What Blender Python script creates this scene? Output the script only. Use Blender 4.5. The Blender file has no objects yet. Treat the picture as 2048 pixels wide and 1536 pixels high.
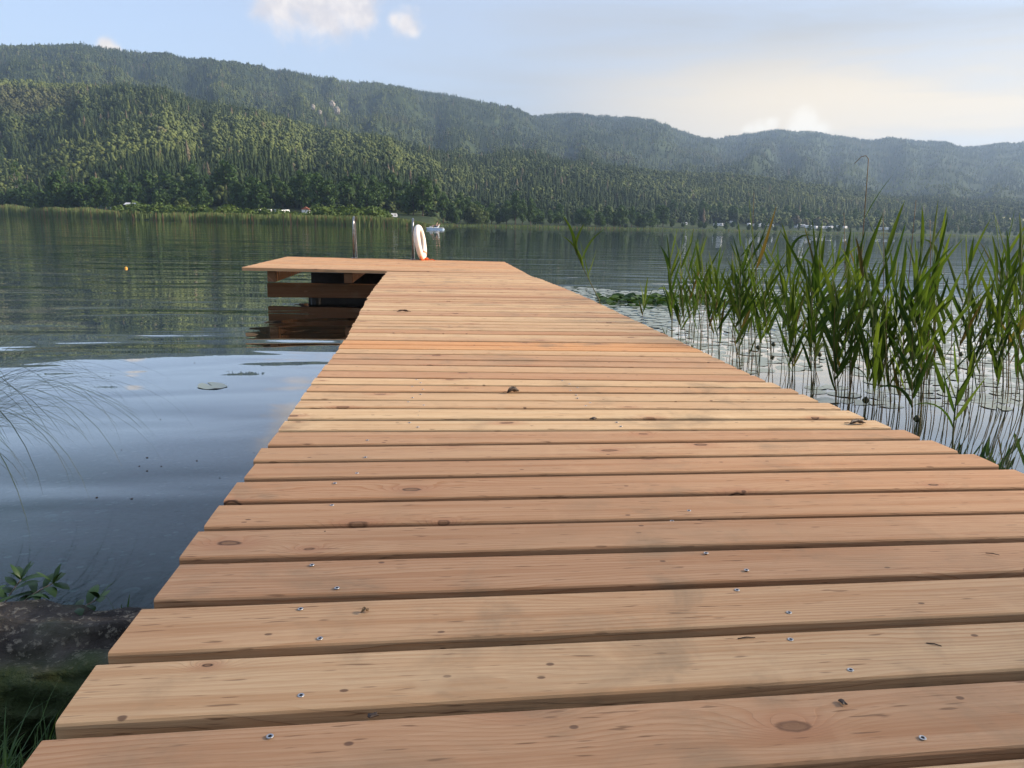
import bpy, math, random
import numpy as np
from mathutils import Vector, Matrix, noise as mnoise

R = random.Random(11)
rng = np.random.default_rng(11)
S = bpy.context.scene
COL = S.collection
rad = math.radians

# ------------------------------------------------------------------ camera
FPX = 1520.0
PITCH = math.atan(318.5 / FPX)
ROLL = math.atan(0.022)
YAW = rad(6.14)
CAM = Vector((0, 0, 1.11))
DECK = 0.46
_d = Vector((math.sin(YAW) * math.cos(PITCH), math.cos(YAW) * math.cos(PITCH), -math.sin(PITCH)))
_r0 = Vector((math.cos(YAW), -math.sin(YAW), 0))
_u0 = _r0.cross(_d)
_r = _r0 * math.cos(ROLL) + _u0 * math.sin(ROLL)
_u = _r.cross(_d)


def ray(px, py):
    return (_d * FPX + _r * (px - 1024) - _u * (py - 768)).normalized()


def at(px, py, z=0.0):
    v = ray(px, py)
    return CAM + v * ((z - CAM.z) / v.z)


def at_y(px, py, y):
    v = ray(px, py)
    return CAM + v * (y / v.y)


def az_of(px, py=450):
    v = ray(px, py)
    return math.atan2(v.x, v.y)


def tan_el(px, py):
    v = ray(px, py)
    return v.z / math.hypot(v.x, v.y)


cd = bpy.data.cameras.new('camera')
cam = bpy.data.objects.new('camera', cd)
COL.objects.link(cam)
cam.matrix_world = Matrix(((_r.x, _u.x, -_d.x, CAM.x), (_r.y, _u.y, -_d.y, CAM.y), (_r.z, _u.z, -_d.z, CAM.z), (0, 0, 0, 1)))
cd.sensor_width = 36
cd.lens = 36 * FPX / 2048
cd.clip_start = 0.02
cd.clip_end = 30000
S.camera = cam

# ------------------------------------------------------------------ helpers


def tag(o, label=None, cat=None, group=None, kind=None):
    if label:
        o['label'] = label
    if cat:
        o['category'] = cat
    if group:
        o['group'] = group
    if kind:
        o['kind'] = kind
    return o


def empty(name, loc=(0, 0, 0), rz=0.0):
    o = bpy.data.objects.new(name, None)
    o.empty_display_size = 0.1
    COL.objects.link(o)
    o.location = loc
    o.rotation_euler = (0, 0, rz)
    return o


class MB:
    """collects geometry for one mesh"""

    def __init__(s):
        s.v, s.f, s.m, s.uv, s.col = [], [], [], [], []

    def add(s, vs, fs, mat=0, uvs=None, col=None):
        b = len(s.v)
        s.v.extend([tuple(x) for x in vs])
        for i, f in enumerate(fs):
            s.f.append([b + k for k in f])
            s.m.append(mat)
            s.uv.append(uvs[i] if uvs else None)
            s.col.append(col)

    def box(s, c, d, mat=0, M=None, bev=0.0):
        x, y, z = d[0] / 2, d[1] / 2, d[2] / 2
        if bev <= 0:
            vs = [Vector((i * x, j * y, k * z)) for i in (-1, 1) for j in (-1, 1) for k in (-1, 1)]
            fs = [(0, 1, 3, 2), (4, 6, 7, 5), (0, 4, 5, 1), (2, 3, 7, 6), (0, 2, 6, 4), (1, 5, 7, 3)]
        else:
            b = min(bev, x * .9, y * .9, z * .9)
            prof = [(-x + b, -y), (x - b, -y), (x, -y + b), (x, y - b), (x - b, y), (-x + b, y), (-x, y - b), (-x, -y + b)]
            prof2 = [(-x + b, -y + b), (x - b, -y + b), (x - b, -y + b), (x - b, y - b), (x - b, y - b), (-x + b, y - b), (-x + b, y - b), (-x + b, -y + b)]
            vs = [Vector((p[0], p[1], -z + b)) for p in prof] + [Vector((p[0], p[1], z - b)) for p in prof]
            vs += [Vector((p[0], p[1], -z)) for p in prof2] + [Vector((p[0], p[1], z)) for p in prof2]
            fs = []
            for i in range(8):
                j = (i + 1) % 8
                fs.append((i, j, 8 + j, 8 + i))
                fs.append((16 + i, 16 + j, j, i))
                fs.append((8 + i, 8 + j, 24 + j, 24 + i))
            fs.append(tuple(16 + i for i in reversed((0, 1, 3, 5))))
            fs.append(tuple(24 + i for i in (0, 1, 3, 5)))
        if M is not None:
            vs = [M @ v for v in vs]
        s.add([v + Vector(c) for v in vs], fs, mat)

    def tube(s, pts, rads, n=10, mat=0, cap=True, closed=False):
        pts = [Vector(p) for p in pts]
        m = len(pts)
        if not hasattr(rads, '__len__'):
            rads = [rads] * m
        vs, fs = [], []
        prev = None
        for i, p in enumerate(pts):
            if closed:
                t = (pts[(i + 1) % m] - pts[i - 1])
            else:
                t = pts[min(i + 1, m - 1)] - pts[max(i - 1, 0)]
            t.normalize()
            if prev is None:
                a = Vector((0, 0, 1)) if abs(t.z) < .9 else Vector((1, 0, 0))
                prev = (a - t * a.dot(t)).normalized()
            else:
                prev = (prev - t * prev.dot(t)).normalized()
            b = t.cross(prev)
            for k in range(n):
                a = 2 * math.pi * k / n
                vs.append(p + (prev * math.cos(a) + b * math.sin(a)) * rads[i])
        for i in range(m if closed else m - 1):
            j = (i + 1) % m
            for k in range(n):
                l = (k + 1) % n
                fs.append((i * n + k, i * n + l, j * n + l, j * n + k))
        if cap and not closed:
            fs.append(tuple(reversed(range(n))))
            fs.append(tuple((m - 1) * n + k for k in range(n)))
        s.add(vs, fs, mat)

    def build(s, name, mats, parent=None, smooth=False):
        me = bpy.data.meshes.new(name)
        me.from_pydata(s.v, [], s.f)
        if not isinstance(mats, (list, tuple)):
            mats = [mats]
        for m in mats:
            me.materials.append(m)
        me.polygons.foreach_set('material_index', s.m)
        if smooth:
            me.polygons.foreach_set('use_smooth', [True] * len(s.f))
        if any(u is not None for u in s.uv):
            ul = me.uv_layers.new(name='UVMap')
            flat = []
            for f, u in zip(s.f, s.uv):
                for k in range(len(f)):
                    flat += list(u[k]) if u else [0, 0]
            ul.data.foreach_set('uv', flat)
        if any(c is not None for c in s.col):
            ca = me.color_attributes.new('pv', 'FLOAT_COLOR', 'CORNER')
            flat = []
            for f, c in zip(s.f, s.col):
                flat += (list(c) + [1]) * len(f) if c else [0.5, 0.5, 0.5, 1] * len(f)
            ca.data.foreach_set('color', flat)
        me.update()
        o = bpy.data.objects.new(name, me)
        COL.objects.link(o)
        if parent is not None:
            o.parent = parent
        return o


def np_mesh(name, V, T, mat, parent=None, col=None, smooth=False):
    """triangle mesh from numpy arrays"""
    me = bpy.data.meshes.new(name)
    V = np.asarray(V, np.float32)
    T = np.asarray(T, np.int32)
    me.vertices.add(len(V))
    me.vertices.foreach_set('co', V.ravel())
    me.loops.add(T.size)
    me.loops.foreach_set('vertex_index', T.ravel())
    k = T.shape[1]
    me.polygons.add(len(T))
    me.polygons.foreach_set('loop_start', np.arange(0, T.size, k, dtype=np.int32))
    me.polygons.foreach_set('loop_total', np.full(len(T), k, np.int32))
    me.update(calc_edges=True)
    if smooth:
        me.polygons.foreach_set('use_smooth', np.ones(len(T), bool))
    if col is not None:
        ca = me.color_attributes.new('pv', 'FLOAT_COLOR', 'POINT')
        c = np.ones((len(V), 4), np.float32)
        c[:, :3] = col
        ca.data.foreach_set('color', c.ravel())
    me.materials.append(mat)
    me.validate()
    o = bpy.data.objects.new(name, me)
    COL.objects.link(o)
    if parent is not None:
        o.parent = parent
    return o


def copy_tree(o, parent=None):
    c = o.copy()
    COL.objects.link(c)
    if parent is not None:
        c.parent = parent
    for ch in list(o.children):
        copy_tree(ch, c)
    return c


# ------------------------------------------------------------------ materials
class NT:
    def __init__(s, name):
        s.mat = bpy.data.materials.new(name)
        s.mat.use_nodes = True
        s.nt = s.mat.node_tree
        s.nt.nodes.clear()
        s.out = s.nt.nodes.new('ShaderNodeOutputMaterial')

    def n(s, t, ins=None, **props):
        nd = s.nt.nodes.new(t)
        for k, v in props.items():
            setattr(nd, k, v)
        if ins:
            for k, v in ins.items():
                s.set(nd, k, v)
        return nd

    def set(s, nd, k, v):
        sock = nd.inputs[k]
        if isinstance(v, bpy.types.NodeSocket):
            s.nt.links.new(v, sock)
        elif isinstance(v, bpy.types.Node):
            s.nt.links.new(v.outputs[0], sock)
        else:
            if sock.type == 'RGBA' and len(v) == 3:
                v = (*v, 1)
            sock.default_value = v

    def math(s, op, a, b=0.0, c=0.0):
        return s.n('ShaderNodeMath', {0: a, 1: b, 2: c}, operation=op).outputs[0]

    def mix(s, f, a, b, mode='MIX'):
        nd = s.n('ShaderNodeMix', data_type='RGBA', blend_type=mode)
        s.set(nd, 0, f)
        s.set(nd, 6, a)
        s.set(nd, 7, b)
        return nd.outputs[2]

    def sstep(s, x, lo, hi, a=0.0, b=1.0):
        nd = s.n('ShaderNodeMapRange', {0: x, 1: lo, 2: hi, 3: a, 4: b}, interpolation_type='SMOOTHSTEP')
        return nd.outputs[0]

    def noise(s, vec, scale=1.0, detail=2.0, rough=.5, dist=0.0):
        nd = s.n('ShaderNodeTexNoise', {'Scale': scale, 'Detail': detail, 'Roughness': rough, 'Distortion': dist})
        if vec is not None:
            s.set(nd, 'Vector', vec)
        return nd.outputs[0]

    def xyz(s, x, y, z):
        return s.n('ShaderNodeCombineXYZ', {0: x, 1: y, 2: z}).outputs[0]

    def bsdf(s, color, rough=.6, spec=.4, bump=None, bump_d=.01, bump_s=1.0, metal=0.0, **extra):
        p = s.n('ShaderNodeBsdfPrincipled', {'Base Color': color, 'Roughness': rough, 'Specular IOR Level': spec, 'Metallic': metal})
        for k, v in extra.items():
            s.set(p, k.replace('_', ' '), v)
        if bump is not None:
            b = s.n('ShaderNodeBump', {'Height': bump, 'Distance': bump_d, 'Strength': bump_s})
            s.set(p, 'Normal', b.outputs[0])
        return p

    def done(s, shader, vol=None):
        s.set(s.out, 'Surface', shader)
        return s.mat


def wood(name, pale, red, stain=1.0, fresh=0.0):
    t = NT(name)
    uv = t.n('ShaderNodeUVMap')
    sp = t.n('ShaderNodeSeparateXYZ', {0: uv.outputs[0]})
    u, v = sp.outputs[0], sp.outputs[1]
    at_ = t.n('ShaderNodeAttribute', attribute_name='pv')
    sc = t.n('ShaderNodeSeparateColor', {0: at_.outputs[0]})
    tone, pid, redn = sc.outputs[0], sc.outputs[1], sc.outputs[2]
    idz = t.math('MULTIPLY', pid, 97.0)
    # knots
    kv = t.xyz(t.math('ADD', t.math('MULTIPLY', u, 2.6), idz), t.math('ADD', t.math('MULTIPLY', v, 5.2), t.math('MULTIPLY', idz, 3.7)), 0.0)
    vo = t.n('ShaderNodeTexVoronoi', {'Vector': kv, 'Scale': 1.0, 'Randomness': 1.0}, voronoi_dimensions='2D')
    kc = t.n('ShaderNodeSeparateColor', {0: vo.outputs['Color']})
    ksz = t.math('ADD', t.math('MULTIPLY', kc.outputs[0], .75), .26)          # knots differ in size
    kabs = t.sstep(kc.outputs[1], .52, .54, 0.0, 3.0)                          # some cells have none
    kd = t.math('ADD', t.math('DIVIDE', vo.outputs['Distance'], ksz), kabs)
    kv2 = t.xyz(t.math('ADD', t.math('MULTIPLY', u, 7.0), idz), t.math('ADD', t.math('MULTIPLY', v, 12.0), idz), 0.0)
    vo2 = t.n('ShaderNodeTexVoronoi', {'Vector': kv2, 'Scale': 1.0, 'Randomness': 1.0}, voronoi_dimensions='2D')
    kc2 = t.n('ShaderNodeSeparateColor', {0: vo2.outputs['Color']})
    pin = t.math('MULTIPLY', t.sstep(vo2.outputs['Distance'], .03, .055, .8, 0.0), t.sstep(kc2.outputs[0], .80, .82))
    kdn = t.math('ADD', kd, t.math('MULTIPLY', t.math('SUBTRACT', t.noise(kv, 7.0, 3.0), .5), .10))
    bulge = t.math('POWER', 2.718, t.math('MULTIPLY', kd, -6.0))
    warp = t.noise(t.xyz(t.math('MULTIPLY', u, .8), t.math('MULTIPLY', v, 5.0), idz), 1.0, 2.0)
    warp2 = t.noise(t.xyz(t.math('MULTIPLY', u, 5.0), t.math('MULTIPLY', v, 30.0), idz), 1.0, 2.0)
    ph = t.math('ADD', t.math('MULTIPLY', v, 95.0), t.math('MULTIPLY', warp, 13.0))
    ph = t.math('ADD', ph, t.math('MULTIPLY', bulge, 8.5))
    ph = t.math('ADD', ph, t.math('MULTIPLY', warp2, 1.3))
    fr = t.math('FRACT', ph)
    late = t.sstep(fr, .35, 1.0)
    fall = t.sstep(fr, .93, 1.0, 1.0, 0.0)
    ring = t.math('MULTIPLY', late, fall)
    fib = t.noise(t.xyz(t.math('MULTIPLY', u, 9.0), t.math('MULTIPLY', v, 420.0), idz), 1.0, 3.0, .6)
    streak = t.noise(t.xyz(t.math('MULTIPLY', u, 1.3), t.math('MULTIPLY', v, 38.0), idz), 1.0, 3.0, .6)
    base = t.mix(tone, pale, red)
    base = t.mix(t.math('MULTIPLY', redn, .8), base, (.62, .30, .115))
    dk = t.n('ShaderNodeMixRGB', {0: 1.0, 1: base, 2: (.74, .60, .50, 1)}, blend_type='MULTIPLY').outputs[0]
    # ring strength varies along the board
    rs = t.sstep(t.noise(t.xyz(t.math('MULTIPLY', u, .9), t.math('MULTIPLY', v, 9.0), t.math('ADD', idz, 7.3)), 1.0, 2.0), .33, .7, .3, 1.0)
    c = t.mix(t.math('MULTIPLY', ring, rs), base, dk)
    c = t.mix(t.sstep(fib, .3, .75, .0, .45), c, dk)
    c = t.mix(t.sstep(streak, .42, .75, .0, .8), c, dk)
    c = t.mix(t.sstep(streak, .40, .2, .0, .35), c, t.mix(1.0, base, (1.12, 1.12, 1.06), 'MULTIPLY'))
    # pores / little dark checks
    chk = t.noise(t.xyz(t.math('MULTIPLY', u, 16.0), t.math('MULTIPLY', v, 150.0), t.math('ADD', idz, 3.1)), 1.0, 1.0)
    c = t.mix(t.sstep(chk, .665, .76, 0, .65), c, (.12, .06, .03))
    # knots colour
    halo = t.sstep(kdn, .07, .30, .50, 0.0)
    c = t.mix(halo, c, (.36, .17, .09))
    kin = t.sstep(kc.outputs[2], .1, .7, .6, 1.0)
    c = t.mix(t.math('MULTIPLY', t.sstep(kdn, .054, .080, 1.0, 0.0), kin), c, (.06, .028, .016))
    c = t.mix(t.sstep(kdn, .034, .050, .9, 0.0), c, t.mix(fib, (.30, .165, .085), (.17, .085, .045)))
    c = t.mix(pin, c, (.09, .045, .03))
    # grey smudges from feet and rain
    geo = t.n('ShaderNodeNewGeometry')
    st = t.noise(geo.outputs['Position'], 4.2, 5.0, .62, .6)
    st2 = t.noise(geo.outputs['Position'], 1.3, 2.0, .5)
    stm = t.math('MULTIPLY', t.sstep(st, .47, .72, 0.0, .58 * stain), t.sstep(st2, .42, .6, .25, 1.0))
    c = t.mix(stm, c, (.23, .165, .10))
    pal = t.sstep(t.noise(geo.outputs['Position'], 6.5, 4.0, .6, .4), .58, .75, 0, .25)
    c = t.mix(pal, c, t.mix(1.0, base, (1.18, 1.2, 1.2), 'MULTIPLY'))
    bh = t.math('ADD', t.math('MULTIPLY', ring, -.4), t.math('MULTIPLY', fib, .6))
    p = t.bsdf(c, t.sstep(fib, .2, .8, .62, .78), .25, bump=bh, bump_d=.0012, bump_s=.6)
    return t.done(p)


def simple(name, col, rough=.6, spec=.4, var=.25, scale=8.0, metal=0.0, bump=0.0):
    t = NT(name)
    tc = t.n('ShaderNodeTexCoord')
    nz = t.noise(tc.outputs['Object'], scale, 4.0, .6)
    lo = tuple(c * (1 - var) for c in col)
    hi = tuple(min(1, c * (1 + var)) for c in col)
    c = t.mix(t.sstep(nz, .3, .7), lo, hi)
    p = t.bsdf(c, rough, spec, bump=nz if bump else None, bump_d=bump or .01, metal=metal)
    return t.done(p)


def leafy(name, a, b, trans=.35, attr=True, rough=.5, spec=.35, brown=None, nscale=.6):
    """foliage: colour between a and b by the vertex attribute pv and a noise, some light comes through"""
    t = NT(name)
    tc = t.n('ShaderNodeTexCoord')
    geo = t.n('ShaderNodeNewGeometry')
    nz = t.noise(geo.outputs['Position'], nscale, 3.0, .6)
    if attr:
        at_ = t.n('ShaderNodeAttribute', attribute_name='pv')
        sc = t.n('ShaderNodeSeparateColor', {0: at_.outputs[0]})
        f = t.math('ADD', t.math('MULTIPLY', sc.outputs[0], .75), t.math('MULTIPLY', t.math('SUBTRACT', nz, .5), .7))
    else:
        oi = t.n('ShaderNodeObjectInfo')
        f = t.math('ADD', t.math('MULTIPLY', oi.outputs['Random'], .6), t.math('MULTIPLY', t.math('SUBTRACT', nz, .3), .7))
    c = t.mix(t.sstep(f, 0.0, 1.0), a, b)
    if attr and brown is not None:
        c = t.mix(sc.outputs[1], c, brown)
    p = t.bsdf(c, rough, spec)
    tr = t.n('ShaderNodeBsdfTranslucent', {'Color': t.mix(1.0, c, (1.5, 1.6, .7), 'MULTIPLY')})
    m = t.n('ShaderNodeMixShader', {0: trans, 1: p, 2: tr})
    return t.done(m)


M = {}
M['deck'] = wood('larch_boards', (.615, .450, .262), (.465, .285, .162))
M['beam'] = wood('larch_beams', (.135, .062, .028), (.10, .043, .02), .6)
M['shadewood'] = simple('shade_dark_timber', (.020, .014, .010), .5, .4, .4, 12)  # near-black: shade under the platform is put into the timber colour
M['steel'] = simple('brushed_steel', (.24, .24, .24), .28, .5, .25, 30, metal=1.0)
M['screw'] = simple('zinc_screw', (.50, .50, .50), .55, .5, .1, 200, metal=1.0)
M['hole'] = simple('screw_recess', (.012, .012, .014), .6, .2, .1, 50)
M['buoy'] = simple('weathered_white_plastic', (.83, .74, .63), .5, .4, .10, 14)
M['orange'] = simple('faded_orange_band', (.60, .22, .13), .6, .3, .25, 20)
M['rope'] = simple('orange_rope', (.75, .12, .03), .7, .2, .2, 80)
M['whiteboat'] = simple('white_boat_plastic', (.78, .80, .80), .35, .5, .06, 4)
M['blueboat'] = simple('pale_blue_boat_plastic', (.52, .66, .80), .35, .5, .08, 4)
M['dark'] = simple('dark_rubber', (.015, .015, .017), .6, .3, .2, 5)
M['skin'] = simple('skin', (.52, .32, .23), .5, .4, .08, 8)
M['hair'] = simple('dark_hair', (.03, .018, .012), .5, .4, .3, 30)
M['shorts'] = simple('dark_swimwear', (.02, .025, .05), .7, .3, .2, 20)
M['caravan'] = simple('caravan_white', (.66, .66, .65), .4, .4, .05, 1)
M['window'] = simple('dark_window', (.02, .025, .03), .1, .6, .1, 2)
M['awning'] = simple('awning_fabric', (.55, .56, .58), .8, .2, .12, 2)
M['roofred'] = simple('red_roof', (.28, .10, .06), .8, .2, .2, 2)
M['bark'] = simple('bark', (.075, .055, .04), .9, .2, .4, 3, bump=.02)
M['drybark'] = simple('pale_bark', (.22, .19, .15), .9, .2, .4, 3, bump=.02)
M['deadleaf'] = simple('dead_leaf', (.045, .028, .018), .6, .4, .4, 60)
M['dryleaf'] = simple('dry_leaf', (.20, .13, .07), .7, .3, .4, 60)
M['reedstem'] = leafy('reed_stem', (.05, .075, .02), (.11, .10, .035), .0, brown=(.16, .085, .035), nscale=3)
M['reedleaf'] = leafy('reed_leaf', (.034, .066, .013), (.115, .155, .028), .34, brown=(.12, .075, .03), rough=.7, spec=.10, nscale=5)
M['sedge'] = leafy('sedge_blade', (.012, .022, .010), (.03, .05, .014), .2, nscale=6)
M['herb'] = leafy('herb_leaf', (.022, .052, .012), (.055, .11, .03), .22, rough=.4, nscale=9)
M['herbstem'] = simple('herb_stem', (.20, .14, .10), .6, .3, .3, 30)
M['grass'] = leafy('grass_blade', (.045, .095, .020), (.11, .19, .045), .25, brown=(.20, .16, .07), nscale=5)
M['forest'] = leafy('forest_foliage', (.024, .041, .017), (.148, .175, .054), .12, brown=(.15, .115, .08), rough=.8, spec=.1, nscale=.02)
M['broad'] = leafy('broadleaf_foliage', (.030, .060, .018), (.075, .125, .034), .22, attr=True, rough=.7, spec=.15, nscale=.12)
M['needle'] = leafy('spruce_foliage', (.022, .042, .020), (.055, .080, .030), .05, attr=True, rough=.8, spec=.1, nscale=.12)
M['willow'] = leafy('willow_foliage', (.06, .085, .03), (.13, .16, .06), .25, attr=True, rough=.7, spec=.15, nscale=.12)
M['bush'] = leafy('bush_foliage', (.055, .090, .022), (.135, .175, .042), .2, attr=True, rough=.7, spec=.15, nscale=.2)
M['shorereed'] = leafy('shore_reed', (.08, .120, .040), (.215, .245, .092), .25, attr=True, rough=.7, spec=.2, brown=(.20, .13, .07), nscale=.15)


def mat_pad():
    t = NT('lily_pad_leaf')
    oi = t.n('ShaderNodeObjectInfo')
    geo = t.n('ShaderNodeNewGeometry')
    nz = t.noise(geo.outputs['Position'], 14.0, 3.0, .6)
    f = t.math('ADD', t.math('MULTIPLY', t.noise(geo.outputs['Position'], 2.3, 1.0), .6), t.math('MULTIPLY', nz, .4))
    c = t.mix(t.sstep(f, .3, .7), (.16, .195, .13), (.23, .26, .18))
    c = t.mix(t.sstep(nz, .66, .78, 0, .6), c, (.16, .10, .04))
    p = t.bsdf(c, .45, .8, bump=nz, bump_d=.002, bump_s=.4, Coat_Weight=1.0, Coat_Roughness=.42, Coat_IOR=1.8)
    return t.done(p)


M['pad'] = mat_pad()
M['rawpad'] = leafy('raised_lily_leaf', (.02, .05, .012), (.055, .10, .025), .2, attr=True, rough=.6, spec=.2, nscale=4)
M['bud'] = simple('lily_bud', (.035, .04, .015), .5, .4, .3, 40)


def mat_rock():
    t = NT('mossy_rock')
    tc = t.n('ShaderNodeTexCoord')
    P = tc.outputs['Object']
    n1 = t.noise(P, 7.0, 6.0, .65)
    n2 = t.noise(P, 60.0, 3.0, .7)
    n3 = t.noise(P, 2.2, 3.0, .55)
    c = t.mix(t.sstep(n1, .35, .7), (.035, .028, .022), (.12, .10, .08))
    c = t.mix(t.sstep(n2, .54, .66, 0, .95), c, (.22, .19, .14))
    c = t.mix(t.sstep(n3, .44, .60, 0, .85), c, (.040, .062, .014))
    p = t.bsdf(c, .85, .25, bump=t.math('ADD', n1, t.math('MULTIPLY', n2, .4)), bump_d=.02)
    return t.done(p)


M['rock'] = mat_rock()


def mat_ground():
    t = NT('lake_bed_and_bank')
    geo = t.n('ShaderNodeNewGeometry')
    P = geo.outputs['Position']
    vo = t.n('ShaderNodeTexVoronoi', {'Vector': P, 'Scale': 22.0})
    vo2 = t.n('ShaderNodeTexVoronoi', {'Vector': P, 'Scale': 9.0})
    sc = t.n('ShaderNodeSeparateColor', {0: vo.outputs['Color']})
    sc2 = t.n('ShaderNodeSeparateColor', {0: vo2.outputs['Color']})
    c = t.mix(sc.outputs[0], (.055, .05, .04), (.15, .14, .12))
    peb = t.math('MULTIPLY', t.sstep(vo.outputs['Distance'], .30, .5, 1.0, 0.0), t.sstep(sc.outputs[1], .86, .9))
    c = t.mix(peb, c, (.42, .40, .36))
    peb2 = t.math('MULTIPLY', t.sstep(vo2.outputs['Distance'], .26, .34, 1.0, 0.0), t.sstep(sc2.outputs[1], .90, .92))
    c = t.mix(peb2, c, (.36, .34, .31))
    mud = t.noise(P, 3.0, 4.0, .6)
    c = t.mix(t.sstep(mud, .45, .65, 0, .8), c, (.05, .048, .035))
    z = t.n('ShaderNodeSeparateXYZ', {0: P}).outputs[2]
    soil = t.mix(t.noise(P, 18.0, 4.0), (.02, .016, .010), (.06, .045, .03))
    c = t.mix(t.sstep(z, 0.0, .06), c, soil)
    p = t.bsdf(c, .85, .2, bump=vo.outputs['Distance'], bump_d=.015)
    return t.done(p)


def mat_hills():
    t = NT('forest_floor')
    geo = t.n('ShaderNodeNewGeometry')
    n1 = t.noise(geo.outputs['Position'], .02, 5.0, .6)
    c = t.mix(t.sstep(n1, .35, .65), (.018, .030, .012), (.045, .062, .022))
    return t.done(t.bsdf(c, .95, .1))


def mat_water():
    t = NT('lake_water')
    geo = t.n('ShaderNodeNewGeometry')
    P = geo.outputs['Position']
    mp = t.n('ShaderNodeMapping', {'Vector': P, 'Rotation': (0, 0, rad(-10)), 'Scale': (.34, 1.0, 1.0)})
    w1 = t.noise(mp.outputs[0], 1.25, 2.0, .35, .4)
    mp2 = t.n('ShaderNodeMapping', {'Vector': P, 'Rotation': (0, 0, rad(9)), 'Scale': (.42, 1.0, 1.0)})
    w2 = t.noise(mp2.outputs[0], 5.0, 2.0, .5, .2)
    mp3 = t.n('ShaderNodeMapping', {'Vector': P, 'Rotation': (0, 0, rad(-4)), 'Scale': (.3, 1.0, 1.0)})
    w3 = t.noise(mp3.outputs[0], .22, 1.0, .4)
    # the reed bed and the shore keep the small ripples down
    amp = t.sstep(t.noise(P, .13, 2.0), .38, .62, .25, 1.0)
    y = t.n('ShaderNodeSeparateXYZ', {0: P}).outputs[1]
    calm = t.sstep(y, 3.5, 9.0, .12, 1.0)
    xx = t.n('ShaderNodeSeparateXYZ', {0: P}).outputs[0]
    weeds = t.math('MULTIPLY', t.sstep(xx, 1.0, 2.0), t.sstep(y, 12.5, 16.0, 1.0, 0.0))
    calm = t.math('MULTIPLY', calm, t.math('SUBTRACT', 1.0, t.math('MULTIPLY', weeds, .9)))
    swell = t.math('SUBTRACT', 1.0, t.math('MULTIPLY', weeds, .75))
    h = t.math('ADD', t.math('MULTIPLY', w1, t.math('MULTIPLY', swell, .027)), t.math('MULTIPLY', t.math('MULTIPLY', w2, t.math('MULTIPLY', amp, calm)), .0006))
    h = t.math('ADD', h, t.math('MULTIPLY', w3, .05))
    b = t.n('ShaderNodeBump', {'Height': h, 'Distance': 1.0, 'Strength': 1.0})
    fr = t.n('ShaderNodeFresnel', {'IOR': 1.333, 'Normal': b.outputs[0]})
    gl = t.n('ShaderNodeBsdfGlossy', {'Color': (1, 1, 1), 'Roughness': 0.0, 'Normal': b.outputs[0]})
    tr = t.n('ShaderNodeBsdfTransparent', {'Color': (.93, .96, .97)})
    df = t.n('ShaderNodeBsdfDiffuse', {'Color': (.010, .042, .034)})
    body = t.n('ShaderNodeMixShader', {0: .35, 1: tr.outputs[0], 2: df.outputs[0]})
    fx = t.math('MULTIPLY', fr.outputs[0], t.sstep(fr.outputs[0], .06, .24, 1.0, 1.95))
    fx = t.math('MINIMUM', fx, .97)
    m = t.n('ShaderNodeMixShader', {0: fx, 1: body.outputs[0], 2: gl.outputs[0]})
    ab = t.n('ShaderNodeVolumeAbsorption', {'Color': (.0, .50, .52), 'Density': 1.1})
    t.set(t.out, 'Volume', ab.outputs[0])
    return t.done(m)


M['ground'] = mat_ground()
M['hills'] = mat_hills()
M['water'] = mat_water()
M['meadow'] = simple('dry_meadow', (.25, .24, .10), .9, .1, .15, .05)
M['cliff'] = simple('pale_cliff', (.30, .265, .22), .9, .1, .25, .2)

# ------------------------------------------------------------------ world, sun
SUN_AZ = rad(6.14 + 86)      # clockwise from +Y
SUN_EL = rad(26)
EXPO = 0.98


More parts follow.
